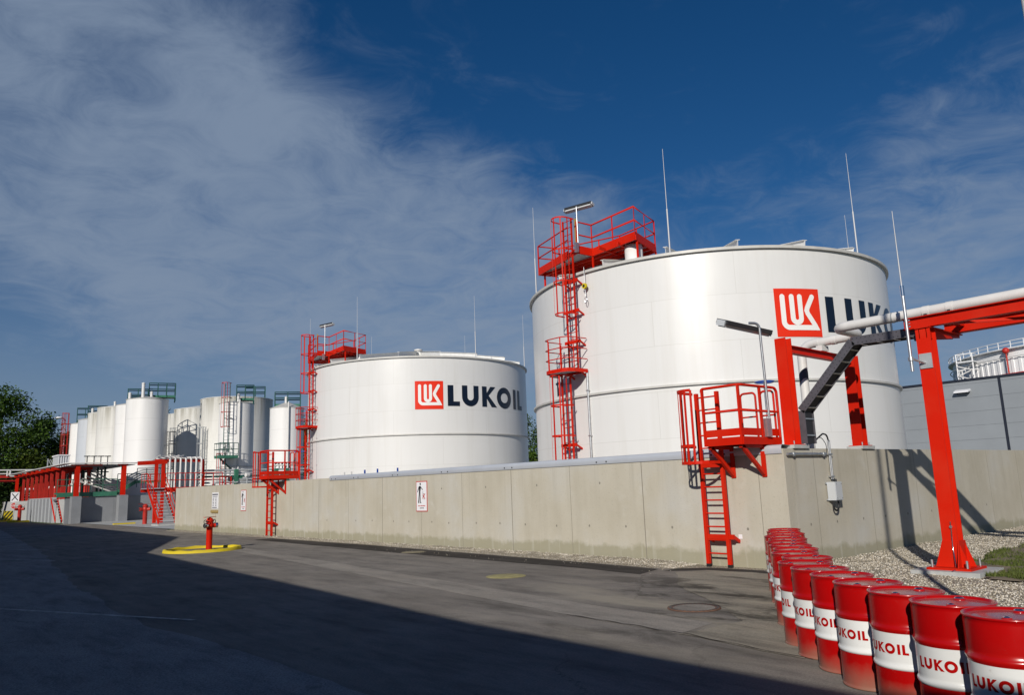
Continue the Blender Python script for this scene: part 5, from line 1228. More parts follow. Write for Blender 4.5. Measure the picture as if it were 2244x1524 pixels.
# ================================================================== SHED BEHIND THE CAMERA (casts the yard's big shadow)
hx = 1.93
def shed():
    h = 4.6; x1 = -7.75 - hx*h; dx = .065
    t = thing('loading_shed', 'long low shed on the shaded side of the yard, behind the camera', 'building', (x1-4, -8, 0))
    y0, y1 = -34., 20.9 - .515*2.246*h
    f = lambda y: x1 + dx*(y-(-5+0))*1.0 if y > -5 else x1
    b = MB(); ov = .5
    P = [(f(y0), y0), (f(-5), -5.), (f(y1), y1)]
    for (xa, ya), (xb, yb) in zip(P, P[1:]):
        b.add([(xa-ov, ya, 0), (xb-ov, yb, 0), (xb-ov, yb, h-.25), (xa-ov, ya, h-.25), (xa-9, ya, 0), (xb-9, yb, 0), (xb-9, yb, h-.25), (xa-9, ya, h-.25)], [(0, 1, 2, 3), (4, 7, 6, 5), (0, 3, 7, 4), (1, 5, 6, 2)])
    b.build('wall', M['grey_wall'], t)
    b = MB()
    for (xa, ya), (xb, yb) in zip(P, P[1:]):
        b.add([(xa, ya, h-.25), (xb, yb, h-.25), (xb, yb, h), (xa, ya, h), (xa-9.4, ya, h-.25), (xb-9.4, yb, h-.25), (xb-9.4, yb, h+.4), (xa-9.4, ya, h+.4)], [(0, 1, 2, 3), (4, 7, 6, 5), (3, 2, 6, 7), (0, 4, 5, 1), (0, 3, 7, 4), (1, 5, 6, 2)])
    b.build('roof', M['joint_dark'], t)
    # taller end block
    t2 = thing('loading_shed', 'taller end block of the shed on the shaded side of the yard', 'building', (x1-4, 30, 0))
    xe = f(y1); H2 = h + (11.9-0)/hx*.52; k = 0
    yE = 120.
    A = V((xe, y1+.02, 0)); Bp = V((xe+.5, yE, 0)); prof = [(y1+.02, h), (y1+7.5, 6.75), (yE, 8.3)]
    b = MB(); n = len(prof); X = lambda y: xe + (y-y1)*.0
    vs = [(X(y), y, 0) for y, z in prof] + [(X(y), y, z) for y, z in prof] + [(X(y)-9, y, 0) for y, z in prof] + [(X(y)-9, y, z) for y, z in prof]
    fs = [(i, i+1, n+i+1, n+i) for i in range(n-1)] + [(n+i, n+i+1, 3*n+i+1, 3*n+i) for i in range(n-1)] + [(2*n+i, 3*n+i, 3*n+i+1, 2*n+i+1) for i in range(n-1)] + [(0, n, 3*n, 2*n), (n-1, 3*n-1, 4*n-1, 2*n-1)]
    b.add(vs, fs); b.build('wall', M['grey_wall'], t2)
shed()
# a tall pale pole just past the picture's right edge: its shadow crosses the gravel and climbs the wall
t = thing('flag_pole', 'tall pale pole at the picture\'s right edge, its foot hidden behind the drums', 'pole', (-7.50, -7.03, 0))
MB().tube([(-7.50, -7.03, 0), (-7.50, -7.03, 11)], .062, 16, r1=.045).build('shaft', M['white_pipe'], t)
MB().lathe([(.16, 0), (.16, .04), (.07, .06)], (-7.50, -7.03, 0), 20).build('flange', M['steel'], t)

# ================================================================== SMALL TANKS (silos) ON THE LEFT
def silo(c, R, H, m, label, roof='cone', rh=.4, name='silo_tank', rim=True, ringz=()):
    c = V((*c, 0)); t = thing(name, label, 'storage tank', c)
    b = MB(); b.lathe([(R, 0), (R, H*.55), (R, H*.75), (R, H*.9), (R, H)], c, 64); o = b.build('shell', M[m], t)
    at = o.data.attributes.new('rim', 'FLOAT', 'POINT')
    for i, v in enumerate(o.data.vertices): at.data[i].value = max(0, (v.co.z/H-.5)*2)
    MB().lathe([(R+.002, H-.05), (R+.04, H-.05), (R+.04, H), (R-.02, H+.01), (.25, H+rh), (0, H+rh+.02)], c, 64, smooth=False).build('roof', M['silo_old'] if m == 'silo_old' else M['rim'], t)
    for z in ringz: MB().lathe([(R+.002, z-.05), (R+.05, z-.05), (R+.05, z+.05), (R+.002, z+.05)], c, 64, smooth=False).build('stiffening_ring', M['rim'], t)
    return t
def top_rail(c, H, along, back, L, D, label, m='green', h=1.25, lift=.5, dk='green_dark'):
    """railed box walkway on a silo's roof: `along` metres to the right of its axis and `back` metres behind it, as met from the yard"""
    c = V((*c, 0)); d = V((c.x-CAM.x, c.y-CAM.y, 0)).normalized(); r = V((d.y, -d.x, 0))
    t = thing('roof_walkway', label, 'walkway', c+V((0, 0, H))); o = c + r*along + d*back; z = H+lift
    P = [o-r*L/2-d*D/2, o+r*L/2-d*D/2, o+r*L/2+d*D/2, o-r*L/2+d*D/2]
    b = MB(); b.bar(o-r*L/2+V((0, 0, z-.1)), o+r*L/2+V((0, 0, z-.1)), D, .2); b.build('deck', M[m], t)
    for p in P: MB().bar(p+V((0, 0, H-.1)), p+V((0, 0, z-.2)), .09, .09).build('leg', M[dk], t)
    railing(t, [(p.x, p.y) for p in P], z, h, dk, closed=True, post=.95, rails=(1., .5), toe=0, pr=.045, pw=(.09, .09))
    return t
S = [((8.0, 76.5), 2.0, 11.95, 'silo_clean', 'cleanest white silo tank in front of the left row, shaded on one side'),
     ((8.24, 82.6), 1.8, 12.0, 'silo_clean', 'white silo tank just behind the foremost one, second of the left row'),
     ((8.18, 88.8), 2.2, 12.3, 'silo_old', 'stained silo tank third in the left row, brown streak under its rim'),
     ((8.37, 95.9), 1.9, 12.35, 'silo_old', 'weathered silo tank fourth in the left row'),
     ((8.21, 102.1), 1.6, 12.1, 'silo_grey', 'grey ribbed silo tank near the far end of the left row'),
     ((8.18, 107.2), 1.5, 12.0, 'silo_clean', 'narrow white silo tank at the far end of the left row')]
for c, R, H, m, lb in S: silo(c, R, H, m, lb)
top_rail(S[0][0], 11.95, 1.35, .4, 2.5, 1.5, 'green railed walkway on the roof of the foremost left silo')
top_rail(S[1][0], 12.0, .35, .2, 2.0, 1.3, 'green railed walkway on the second silo of the left row', lift=.55)
top_rail(S[2][0], 12.3, 1.9, .4, 1.6, 1.2, 'green rail on the stained third silo of the left row', h=.9)
top_rail(S[4][0], 12.1, .55, .1, 2.2, 1.4, 'green railed walkway on the grey ribbed silo', h=1.3)
top_rail(S[5][0], 12.0, .2, .0, 1.9, 1.4, 'green railed walkway on the farthest narrow silo', h=1.6)
def stub(c, z, h, r, label, m='white_pipe'):
    t = thing('vent_pipe', label, 'vent', (*c, z)); MB().cyl((*c, z-.1), r, h, 16).build('pipe', M[m], t)
    MB().lathe([(r*1.15, z+h-.1), (r*1.15, z+h-.02), (0, z+h+.08)], (*c, 0), 16).build('cap', M[m], t)
stub((7.3, 75.6), 12.1, 1.5, .16, 'white vent pipe on the roof of the foremost left silo'); stub((8.2, 75.9), 12.2, .55, .14, 'short white vent beside the vent pipe on the foremost silo')
stub((7.6, 81.9), 12.1, 1.2, .16, 'white vent on the second silo of the left row'); stub((7.6, 88.2), 12.5, .5, .12, 'small vent on the stained third silo'); stub((8.0, 101.2), 12.2, 1.3, .15, 'white vent on the grey ribbed silo')
def caged(c, ang, R, z0, z1, label, m='green_dark', cz=2.4, w=.5, off=.25):
    """plain caged ladder on a silo's side"""
    c = V((*c, 0)); d = V((math.cos(rad(ang)), math.sin(rad(ang)), 0)); t = thing('caged_ladder', label, 'ladder', c + d*(R+off) + V((0, 0, z0)))
    base = c + d*(R+off)
    ladder(t, base, d, z0, z1, w, .33, m, .06, .06); cage(t, base, d, z0+cz, z1, .38, .78, 1.5, m if m != 'green_dark' else 'red_old', 5)
    for z in (z0+.5, (z0+z1)/2, z1-1.4):
        sd = V((-d.y, d.x, 0))
        b = MB()
        for s in (-1, 1): b.bar(base+sd*s*w/2+V((0, 0, z)), base+sd*s*w/2-d*(off-.02)+V((0, 0, z)), .05, .05)
        b.build('bracket', M[m], t)
    return t
caged(S[0][0], 322, 2.0, 2.4, 8.6, 'dark caged ladder on the shaded side of the foremost left silo', m='lamp_dark')
caged(S[5][0], 180, 1.5, 2.5, 13.4, 'dull red caged ladder on the farthest narrow silo', m='red_old')

Bc = V((17.65, 77.3)); 
silo(Bc, 3.85, 12.45, 'silo_old', 'widest old silo tank, grimy rim, behind the tall caged ladder', rh=.3)
silo((13.55, 66.4), 1.62, 10.75, 'silo_clean', 'slim white silo tank carrying the tall caged ladder, half shaded', rh=.3, ringz=(4.6, 3.3))
silo((15.9, 60.0), 1.53, 9.75, 'silo_clean', 'slim white silo tank with a number near its foot, right of the old tanks', rh=.55, ringz=(4.45, 3.2))
silo((17.1, 88.4), 2.8, 12.4, 'silo_old', 'old silo tank left of the widest one, stained below its rim', rh=.5)
silo((18.3, 97.5), 2.2, 12.7, 'silo_old', 'pale old silo tank peeking out behind the foremost left silo')
top_rail((13.55, 66.4), 10.75, .75, -.1, 1.6, 1.3, 'green railed walkway on the slim silo with the tall ladder', h=1.25)
top_rail((17.65, 77.3), 12.45, 1.9, -.6, 2.1, 1.4, 'green railed walkway on the widest old silo', h=1.2, lift=.2)
top_rail((15.9, 60.0), 9.75, .05, .4, 2.3, 1.4, 'green railed walkway on the slim numbered silo', h=1.1, lift=.4)
for a, lb in ((226, 'tall dark caged ladder climbing the slim white silo'),):
    caged((13.55, 66.4), a, 1.62, 5.9, 12.5, lb, off=.55)
    caged((13.55, 66.4), a-4, 1.62, 2.4, 5.8, 'short lower ladder below the green landing of the slim silo', off=.75, cz=1.2)
t = thing('ladder_landing', 'green railed landing part-way up the slim white silo', 'landing', (11.9, 64.6, 5.5))
b = MB(); b.box(11.1, 63.7, 5.35, 12.8, 65.2, 5.6); b.build('deck', M['green'], t)
railing(t, [(12.6, 65.2), (11.1, 65.2), (11.1, 63.7), (12.8, 63.7)], 5.6, 1.15, 'green_dark', post=.45, rails=(1., .5), toe=0, pr=.03)
MB().bar((11.3, 64.2, 5.3), (12.6, 65.0, 4.4), .12, .12).build('brace', M['green_dark'], t)
number('F1171', .55, V((15.9, 60.0, 0)), 1.545, 206, 4.45-.35, bpy.data.objects['silo_tank.008'], adv=.56)
caged((17.65, 77.3), 198, 3.85, 2.5, 9.2, 'grey caged ladder leaning against the widest old silo', 'pipe_grey', cz=1.5, off=.3)
caged((17.1, 88.4), 200, 2.8, 2.5, 10.0, 'grey caged ladder on the old silo left of the widest one', 'pipe_grey', cz=1.5, off=.3)
t = thing('downpipe', 'thin white downpipe on the shaded edge of the numbered silo', 'pipe', (15.6, 58.3, 0)); MB().tube([(15.35, 58.42, 2), (15.35, 58.42, 10.2)], .07, 8).build('pipe', M['white_pipe'], t)
t = thing('downpipe', 'thin white downpipe on the slim silo with the tall ladder', 'pipe', (13.3, 64.7, 0)); MB().tube([(13.2, 64.68, 2), (13.2, 64.68, 11.0)], .07, 8).build('pipe', M['white_pipe'], t)
stub((15.7, 59.8), 10.3, .5, .12, 'small white vent at the cone top of the numbered silo'); stub((13.4, 65.6), 10.9, .7, .14, 'white vent beside the walkway of the slim silo')
# blue valve on a striped rod
t = thing('valve', 'blue valve handle on a black and white striped rod by the numbered silo', 'valve', (11.55, 47.7, 0))
b = MB(); b2 = MB()
for k in range(8): (b if k % 2 else b2).cyl((11.55, 47.7, .6+k*.55), .035, .55, 8)
b.build('rod_stripe', M['sign_black'], t); b2.build('rod', M['sign_white'], t)
b = MB(); b.bar((11.2, 47.95, 5.05), (11.9, 47.45, 5.05), .06, .06); b.cyl((11.55, 47.7, 4.98), .09, .16, 10); b.build('handle', M['blue'], t)

# ================================================================== LEFT-HAND PROCESS AREA
def stairs(name, label, x0, x1, y0, y1, z0, z1, n, m='red', tread='box_grey', rails=True):
    t = thing(name, label, 'stairs', ((x0+x1)/2, y0, z0))
    for x in (x0, x1):
        MB().bar((x, y0, z0+.05), (x, y1, z1-.05), .05, .24, (0, -(z1-z0), (y1-y0))).build('stringer', M[m], t)
    for k in range(n):
        f = (k+.5)/n; y = y0+(y1-y0)*f; z = z0+(z1-z0)*(k+1)/n
        MB().box(x0+.03, y-.13, z-.045, x1-.03, y+.13, z-.01).build('tread', M[tread], t)
    if rails:
        for x in (x0, x1):
            for dz, nm in ((1., 'handrail'), (.5, 'mid_rail')): MB().tube([(x, y0, z0+.1+dz), (x, y1, z1+dz)], .028, 6).build(nm, M[m], t)
            for f in (.0, .5, 1.): MB().bar((x, y0+(y1-y0)*f, z0+(z1-z0)*f), (x, y0+(y1-y0)*f, z0+(z1-z0)*f+1.0), .045, .045).build('post', M[m], t)
    return t
stairs('steel_stairs', 'red steel staircase with grey treads at the end of the concrete wall', 1.8, 2.95, 48.9, 51.9, .12, 2.62, 11)
t = thing('stair_footing', 'low concrete step under the red staircase', 'footing', (1.8, 48.4, 0)); MB().box(1.4, 47.6, -.02, 3.4, 49.2, .12).build('slab', M['plinth'], t)
t = thing('gantry_platform', 'long red railed platform at the head of the red staircase', 'platform', (4.4, 52.6, 2.5))
MB().box(3.0, 51.92, 2.30, 7.8, 51.98, 2.64).build('edge_beam', M['red'], t); MB().box(1.75, 53.5, 2.34, 7.6, 53.56, 2.62).build('edge_beam', M['red'], t)
MB().box(1.75, 51.985, 2.56, 7.6, 53.495, 2.62).build('deck', M['grating'], t)
railing(t, [(3.02, 51.95), (7.2, 51.95)], 2.62, 1.05, 'red', post=.75, toe=0)
railing(t, [(3.0, 53.5), (1.77, 53.5), (1.77, 52.0)], 2.62, 1.05, 'red', post=.7, toe=0)
railing(t, [(7.0, 51.95), (7.9, 51.95), (8.3, 53.3)], 2.3, 1.05, 'red', post=.5, toe=0)
for x in (4.2, 7.3): MB().bar((x, 53.2, 0), (x, 53.2, 2.34), .14, .14).build('leg', M['red'], t)
t = thing('pipe_portal', 'red portal with upright white pipes behind the red platform', 'portal frame', (5, 55, 0))
for x in (3.25, 3.75, 6.75): MB().bar((x, 55.2, 0), (x, 55.2, 4.7), .22, .22).build('post', M['red'], t)
MB().bar((1.9, 55.2, 4.55), (4.0, 55.2, 4.65), .25, .30).build('beam', M['red'], t); MB().bar((3.2, 55.45, 4.75), (6.9, 55.45, 4.75), .2, .22).build('beam', M['red'], t)
for k in range(7): 
    x = 4.15+.40*k
    t2 = thing('upright_pipe', 'white upright pipe ' + ['nearest the red post', 'second from the red posts', 'third from the red posts', 'in the middle of the bundle', 'third from the bundle\'s right end', 'second from the bundle\'s right end', 'at the right end'][k] + ' under the red portal', 'pipe', (x, 54.9, 2.4), 'white upright pipes under the red portal')
    MB().tube(rounded([(x, 54.9, 2.3), (x, 54.9, 4.98), (x-.25, 57.5, 5.0)], .2, 5), .075, 10).build('pipe', M['white_pipe'], t2)
    MB().cyl((x, 54.9, 3.55+.1*(k % 3)), .13, .10, 12).build('flange', M['pipe_grey'], t2)
b = MB()
t = thing('pipe_bundle', 'flat bundle of grey white pipes running level on red posts before the silos', 'pipes', (3, 66.4, 5.1))
for k in range(6):
    y = 66.25+.10*k; MB().tube(rounded([(-1.3+.1*k, 96, 5.06), (-.95+.1*k, y, 5.08), (5.7+.1*k, y, 5.08), (3.3+.35*k, 54.6, 5.12)], .3, 4), .045, 8).build('pipe', M['pipe_grey' if k % 2 else 'white_pipe'], t)
for (x, y), lb in (((.05, 66.7), 'red post on the nearer square grey pillar, left'), ((3.72, 66.7), 'red post on the grey pillar beside the hydrant wall')):
    t = thing('support_post', lb, 'post', (x, y, 2.3)); MB().hbeam((x, y, 2.28), (x, y, 4.85), .34, .42, .03, .02, up=(0, 1, 0)).build('column', M['red'], t)
    MB().bar((x-.5, y, 4.92), (x+1.9 if x < 1 else x+.3, y, 4.92), .3, .13).build('head_beam', M['red'], t)
for x, lb in ((.05, 'square grey concrete pillar beside the far stair'), (3.72, 'square grey concrete pillar between the grey walls')):
    t = thing('pillar', lb, 'pillar', (x, 66.7, 0)); MB().box(x-.36, 66.25, -.02, x+.36, 67.15, 2.28).build('shaft', M['grey_wall'], t)
t = thing('retaining_wall', 'low grey painted wall between the square pillars below the green rail', 'wall', (5, 68, 0))
MB().box(-.6, 67.4, -.02, 3.2, 67.7, 2.22).build('wall_panel', M['grey_wall'], t); MB().box(3.21, 67.4, -.02, 11, 67.7, 2.22).build('wall_panel', M['grey_wall'], t)
t = thing('grey_platform', 'grey tank yard floor behind the low grey wall', 'platform', (10, 90, 0)); MB().box(-.2, 67.72, .0, 30, 112, 2.1).build('floor', M['plinth'], t)
t = thing('loading_canopy', 'thin flat canopy roof over the red gantries, its edge carrying the level pipes', 'canopy', (2, 85, 5))
MB().box(-.3, 66.95, 4.93, 4.7, 96, 4.98).build('roof_sheet', M['band_grey'], t)
for y in (70, 78, 86, 94): MB().bar((4.4, y, 2.1), (4.4, y, 4.93), .16, .16).build('leg', M['green_dark'], t)
t = thing('green_walkway', 'green railed walkway along the low grey wall, rising in steps', 'walkway', (2, 67.5, 2.3))
MB().box(-1.3, 67.25, 2.24, 3.4, 67.39, 2.62).build('fascia', M['green'], t); MB().box(-1.3, 67.4, 2.5, 3.4, 68.4, 2.62).build('deck', M['green'], t)
railing(t, [(-1.3, 67.3), (3.4, 67.3)], 2.62, 1.1, 'green', post=1.1, toe=0, pr=.03)
MB().bar((3.4, 67.6, 2.45), (5.0, 67.6, 3.45), .25, .30).build('stair_flight', M['green'], t); MB().box(4.9, 67.3, 3.3, 7.4, 67.9, 3.52).build('upper_deck', M['green'], t)
railing(t, [(3.4, 67.35), (5.0, 67.35)], 3.05, 1.1, 'green_dark', post=.8, toe=0, pr=.03); railing(t, [(5.0, 67.35), (7.4, 67.35)], 3.52, 1.1, 'green_dark', post=.8, toe=0, pr=.03)
for k in range(5):
    t = thing('bent_pipe', 'white pipe bending down behind the green walkway, ' + ['lowest', 'second lowest', 'middle', 'second highest', 'highest'][k] + ' of five', 'pipe', (3, 70, 2.6), 'white pipes bending behind the green walkway')
    z = 2.75+.22*k; MB().tube(rounded([(.9+.3*k, 70.3, z+.9), (3.6, 70.3, z-.1), (4.6, 70.3, z+.15), (6.2, 70.5, z+.95), (7.6, 71, z+1.0)], .8, 5), .075, 8).build('pipe', M['white_pipe'], t)
stairs('steel_stairs', 'far grey staircase with red stringers beside the ribbed grey wall', -.75, .35-.6, 70.2, 73.0, .1, 2.3, 9, rails=False)
t = thing('ribbed_wall', 'pale grey ribbed wall panels along the far lane', 'wall', (-.45, 80, 0))
n = 8
for k in range(n):
    ya = 73.2+14.2*k/n; yb = 73.2+14.2*(k+1)/n
    MB().box(-.45, ya+.09, 0, -.25, yb-.02, 2.2).build('wall_panel', M['grey_wall'], t); MB().box(-.53, ya-.02, 0, -.25, ya+.085, 2.28).build('rib', M['box_grey'], t)
for k in range(9):
    y = 71.5+2.65*k
    t = thing('pipe_gantry', ['nearest', 'second', 'third', 'fourth', 'fifth', 'sixth', 'seventh', 'eighth', 'farthest'][k] + ' red pipe gantry in the row above the ribbed wall', 'gantry', (.8, y, 2.1), 'red pipe gantries receding along the far lane')
    for x in (-.15, 1.9): MB().bar((x, y, 2.1), (x, y, 4.7), .24, .24).build('post', M['red_old'], t)
    MB().bar((-1.1, y, 4.82), (2.2, y, 4.82), .24, .24).build('beam', M['red'], t)
    MB().bar((.9, y, 2.1), (.9, y, 4.7), .1, .1).build('stanchion', M['red_old'], t)
for k in range(16):
    y = 69.6+1.15*k
    t = thing('loading_pipe', ['red loading pipe with a white bend standing on the tank yard floor'][0] + ', number counted from the pillar', 'pipe', (1.4, y, 2.1), 'red loading pipes on the yard floor')
    t['label'] = 'red upright loading pipe with a white bend behind the red gantries'
    MB().tube([(1.3+.2*(k % 3), y, 2.1), (1.3+.2*(k % 3), y, 3.3)], .09, 8).build('riser', M['red_old'], t); MB().tube(arc((1.5+.2*(k % 3), y, 3.3), .2, PI, PI/2, 5, (1, 0, 0), (0, 0, 1)), .09, 8).build('bend', M['white_pipe'], t)
for k in range(5):
    x = .9+.62*k
    t = thing('valve_stand', 'dark green upright valve stand behind the ' + ['left grey pillar, nearest it', 'left grey pillar, second from it', 'green walkway, middle of the group', 'green walkway, next to last', 'green walkway, last of the group'][k], 'valve', (x, 72, 2.1), 'dark green valve stands behind the green walkway')
    MB().bar((x, 72, 2.1), (x, 72, 5.0), .16, .16).build('column', M['green_dark'], t); MB().cyl((x-.2, 71.8, 3.6+.2*(k % 2)), .18, .18, 10, (1, 0, 0)).build('valve_body', M['white_pipe'], t); MB().bar((x-.3, 72, 4.5), (x+.3, 72, 4.5), .1, .1).build('bracket', M['green_dark'], t)
for k in range(4):
    x = 1.0+.55*k
    t = thing('valve', 'dark valve handwheel above the level pipe bundle, ' + ['leftmost', 'second from the left', 'third from the left', 'rightmost'][k], 'valve', (x, 68, 5.2), 'dark valve wheels above the pipe bundle')
    MB().tube([(x, 68, 4.9), (x, 68, 5.75)], .04, 6).build('stem', M['lamp_dark'], t); MB().tube([(x+.24*math.cos(a), 68+.24*math.sin(a), 5.75) for a in [2*PI*j/12 for j in range(12)]], .04, 6, closed=True).build('handwheel', M['lamp_dark'], t)
# pipe bridge crossing at the far left
t = thing('pipe_bridge', 'white pipes on a red bridge crossing the lane at the far left', 'pipe bridge', (-2, 100, 5))
MB().bar((-14, 100, 5.0), (2.4, 100, 5.0), .3, .28).build('beam', M['red_old'], t); MB().bar((-14, 101.5, 4.7), (.5, 101.5, 4.5), .3, .26).build('beam', M['red_old'], t)
MB().bar((.2, 100, 0), (.2, 100, 4.86), .3, .3).build('post', M['red'], t)
for z, dy in ((5.75, 0), (5.35, .2)): MB().tube([(-14, 99.8+dy, z), (2.6, 99.8+dy, z)], .09, 8).build('pipe', M['white_pipe'], t)
MB().tube(rounded([(-3.4, 99.7, 5.75), (-.6, 99.7, 5.75), (-.6, 99.7, 5.05), (3.0, 99.7, 5.05)], .12, 3), .09, 8).build('pipe', M['white_pipe'], t)
for x in (-.9, 1.0, 2.4): MB().cyl((x, 99.7, 5.05), .07, .7, 8).build('drop_pipe', M['white_pipe'], t)
t = thing('stair_tower', 'small red stair tower with dark rungs at the far left', 'stair tower', (1.2, 100, 0))
for x in (.75, 1.95): MB().bar((x, 100.5, 0), (x, 100.5, 3.6), .26, .26).build('post', M['red'], t)
MB().bar((.6, 100.5, 3.7), (2.1, 100.5, 3.7), .24, .18).build('beam', M['red'], t)
b = MB()
for k in range(11): b.bar((.9, 100.5, .3+.30*k), (1.85, 100.5, .3+.30*k), .2, .06)
b.build('rungs', M['grating'], t)
MB().tube(rounded([(.95, 100.2, 2.9), (.95, 100.2, 3.5), (2.3, 100.2, 3.5)], .2, 4), .13, 8).build('bent_pipe', M['white_pipe'], t)
# crossing sign, stop sign, striped barrier
o = V((-.25, 97.5, 0)); kx = .8
t = thing('level_crossing_sign', 'white plate with a diagonal cross above the stop sign at the far left', 'sign', o)
MB().cyl(o, .05, 3.2, 8).build('pole', M['pipe_grey'], t)
ux = V((math.cos(rad(-12)), math.sin(rad(-12)), 0)); bk = V((-.0, -.07, 0))
b = MB(); b.prism([(-.42, 2.05), (.42, 2.05), (.42, 3.15), (-.42, 3.15)], o+bk, ux, Z, (0, -.02, 0)); b.build('plate', M['sign_white'], t)
wrap(strip([(-.30, 2.2), (.30, 3.0)], .09), flat_map(o+bk+V((0, -.024, 0)), ux, Z), 10, 'cross_mark', M['sign_black'], t); wrap(strip([(.30, 2.2), (-.30, 3.0)], .09), flat_map(o+bk+V((0, -.028, 0)), ux, Z), 10, 'cross_mark', M['sign_black'], t)
t = thing('stop_sign', 'red octagonal stop sign below the cross plate at the far left', 'sign', o+V((0, 0, 1.6)))
oc = [(.40*math.cos(PI/8+PI/4*k), 1.62+.40*math.sin(PI/8+PI/4*k)) for k in range(8)]
MB().prism(oc, o+bk, ux, Z, (0, -.02, 0)).build('plate', M['sign_white'], t)
oc = [(.365*math.cos(PI/8+PI/4*k), 1.62+.365*math.sin(PI/8+PI/4*k)) for k in range(8)]
wrap([oc], flat_map(o+bk+V((0, -.024, 0)), ux, Z), 10, 'face', M['sign_red'], t)
def g_stop():
    h = .2; P = []; x = -.30
    s_ = strip([(x+.115, 1.70), (x+.02, 1.70), (x+.02, 1.62), (x+.115, 1.62), (x+.115, 1.54), (x, 1.54)], .03)
    P += s_; x = -.14; P += strip([(x, 1.70), (x+.13, 1.70)], .03) + strip([(x+.065, 1.683), (x+.065, 1.53)], .03)
    x = .02; P += strip([(x, 1.70), (x+.10, 1.70), (x+.10, 1.54), (x, 1.54), (x, 1.684)], .03)
    x = .17; P += strip([(x, 1.53), (x, 1.70), (x+.10, 1.70), (x+.10, 1.62), (x+.017, 1.62)], .03)
    return P
wrap(g_stop(), flat_map(o+bk+V((0, -.03, 0)), ux, Z), 10, 'stop_lettering', M['sign_white'], t)
t = thing('striped_barrier', 'yellow and black striped block behind the stop sign post', 'barrier', o+V((.2, .5, 0)))
x0, x1 = -.85, .95; z1 = 1.05
MB().box(o.x+x0, o.y+.4, 0, o.x+x1, o.y+.7, z1).build('block', M['yellow'], t)
P = []
for k in range(-3, 6):
    a = x0+.36*k; q = [(a, .02), (a+.18, .02), (a+.18+.75, z1-.02), (a+.75, z1-.02)]
    q2 = []
    lo, hi = x0, x1
    for (xa, ya), (xb, yb) in zip(q, q[1:]+q[:1]):     # clip to the block
        q2.append((xa, ya))
    def clip(poly, x, keep):
        out = []
        for (xa, ya), (xb, yb) in zip(poly, poly[1:]+poly[:1]):
            ia = keep(xa); ib = keep(xb)
            if ia: out.append((xa, ya))
            if ia != ib: f = (x-xa)/(xb-xa); out.append((x, ya+(yb-ya)*f))
        return out
    q2 = clip(q2, lo, lambda v: v >= lo); q2 = clip(q2, hi, lambda v: v <= hi) if q2 else q2
    if len(q2) >= 3: P.append(q2)
wrap(P, flat_map(o+V((0, .396, 0)), (1, 0, 0), Z), 10, 'stripe', M['sign_black'], t)
hydrant(-1.55, 84.0, 1.75, 'distant red hydrant in a yellow ring before the ribbed wall', 1.6, 'red_old', .2); ring(-1.6, 84.0, .95, 'small yellow kerb ring round the distant hydrant', .16, .3)
hydrant(2.2, 53.75, 1.5, 'dull red hydrant by the grey wall beside the red staircase', 1.5, 'red_old', .1)
t = thing('kerb_stone', 'yellow kerb stone on the ground beside the staircase hydrant', 'kerb', (1.3, 56, 0)); MB().box(.6, 55.8, -.02, 2.1, 56.2, .13).build('block', M['yellow'], t)
t = thing('kerb_stone', 'yellow kerb stone before the distant hydrant ring', 'kerb', (-2, 90, 0)); MB().box(-2.6, 90, -.02, -.9, 90.4, .14).build('block', M['yellow'], t)
t = thing('ribbed_cabin', 'white ribbed cabin standing at the foot of the farthest silo', 'cabin', (4, 96, 5.9))
MB().box(3.4, 94.6, 2.1, 4.5, 98, 7.15).build('body', M['box_grey'], t)
for k in range(5): MB().box(3.38+.25*k, 94.53, 5.2, 3.46+.25*k, 94.6, 7.1).build('rib', M['sign_white'], t)
MB().box(3.3, 94.45, 7.155, 4.6, 98.1, 7.3).build('roof', M['sign_white'], t)
t = thing('steel_trestle', 'grey slanting steel trestle left of the white ribbed cabin', 'trestle', (3.6, 100, 5))
for x, dx in ((3.2, 0), (3.9, 0)): MB().bar((x, 100, 2.1), (x, 100, 7.1), .12, .12).build('leg', M['pipe_grey'], t)
for k in range(3): MB().bar((3.25+.22*k, 100, 7.0), (3.9, 100, 5.7+.45*k), .12, .1).build('slat', M['pipe_grey'], t)
t = thing('street_lamp', 'distant street lamp with a white head before the trees', 'street lamp', (6.0, 112, 0))
MB().tube([(6.9, 112, 0), (6.9, 112, 12.9), (6.6, 112, 13.2)], .09, 8).build('pole', M['pipe_grey'], t); MB().lathe([(0, -.14), (.5, -.08), (.6, .02), (.4, .16), (0, .2)], (6.15, 112, 13.2), 16).build('lamp_head', M['sign_white'], t)
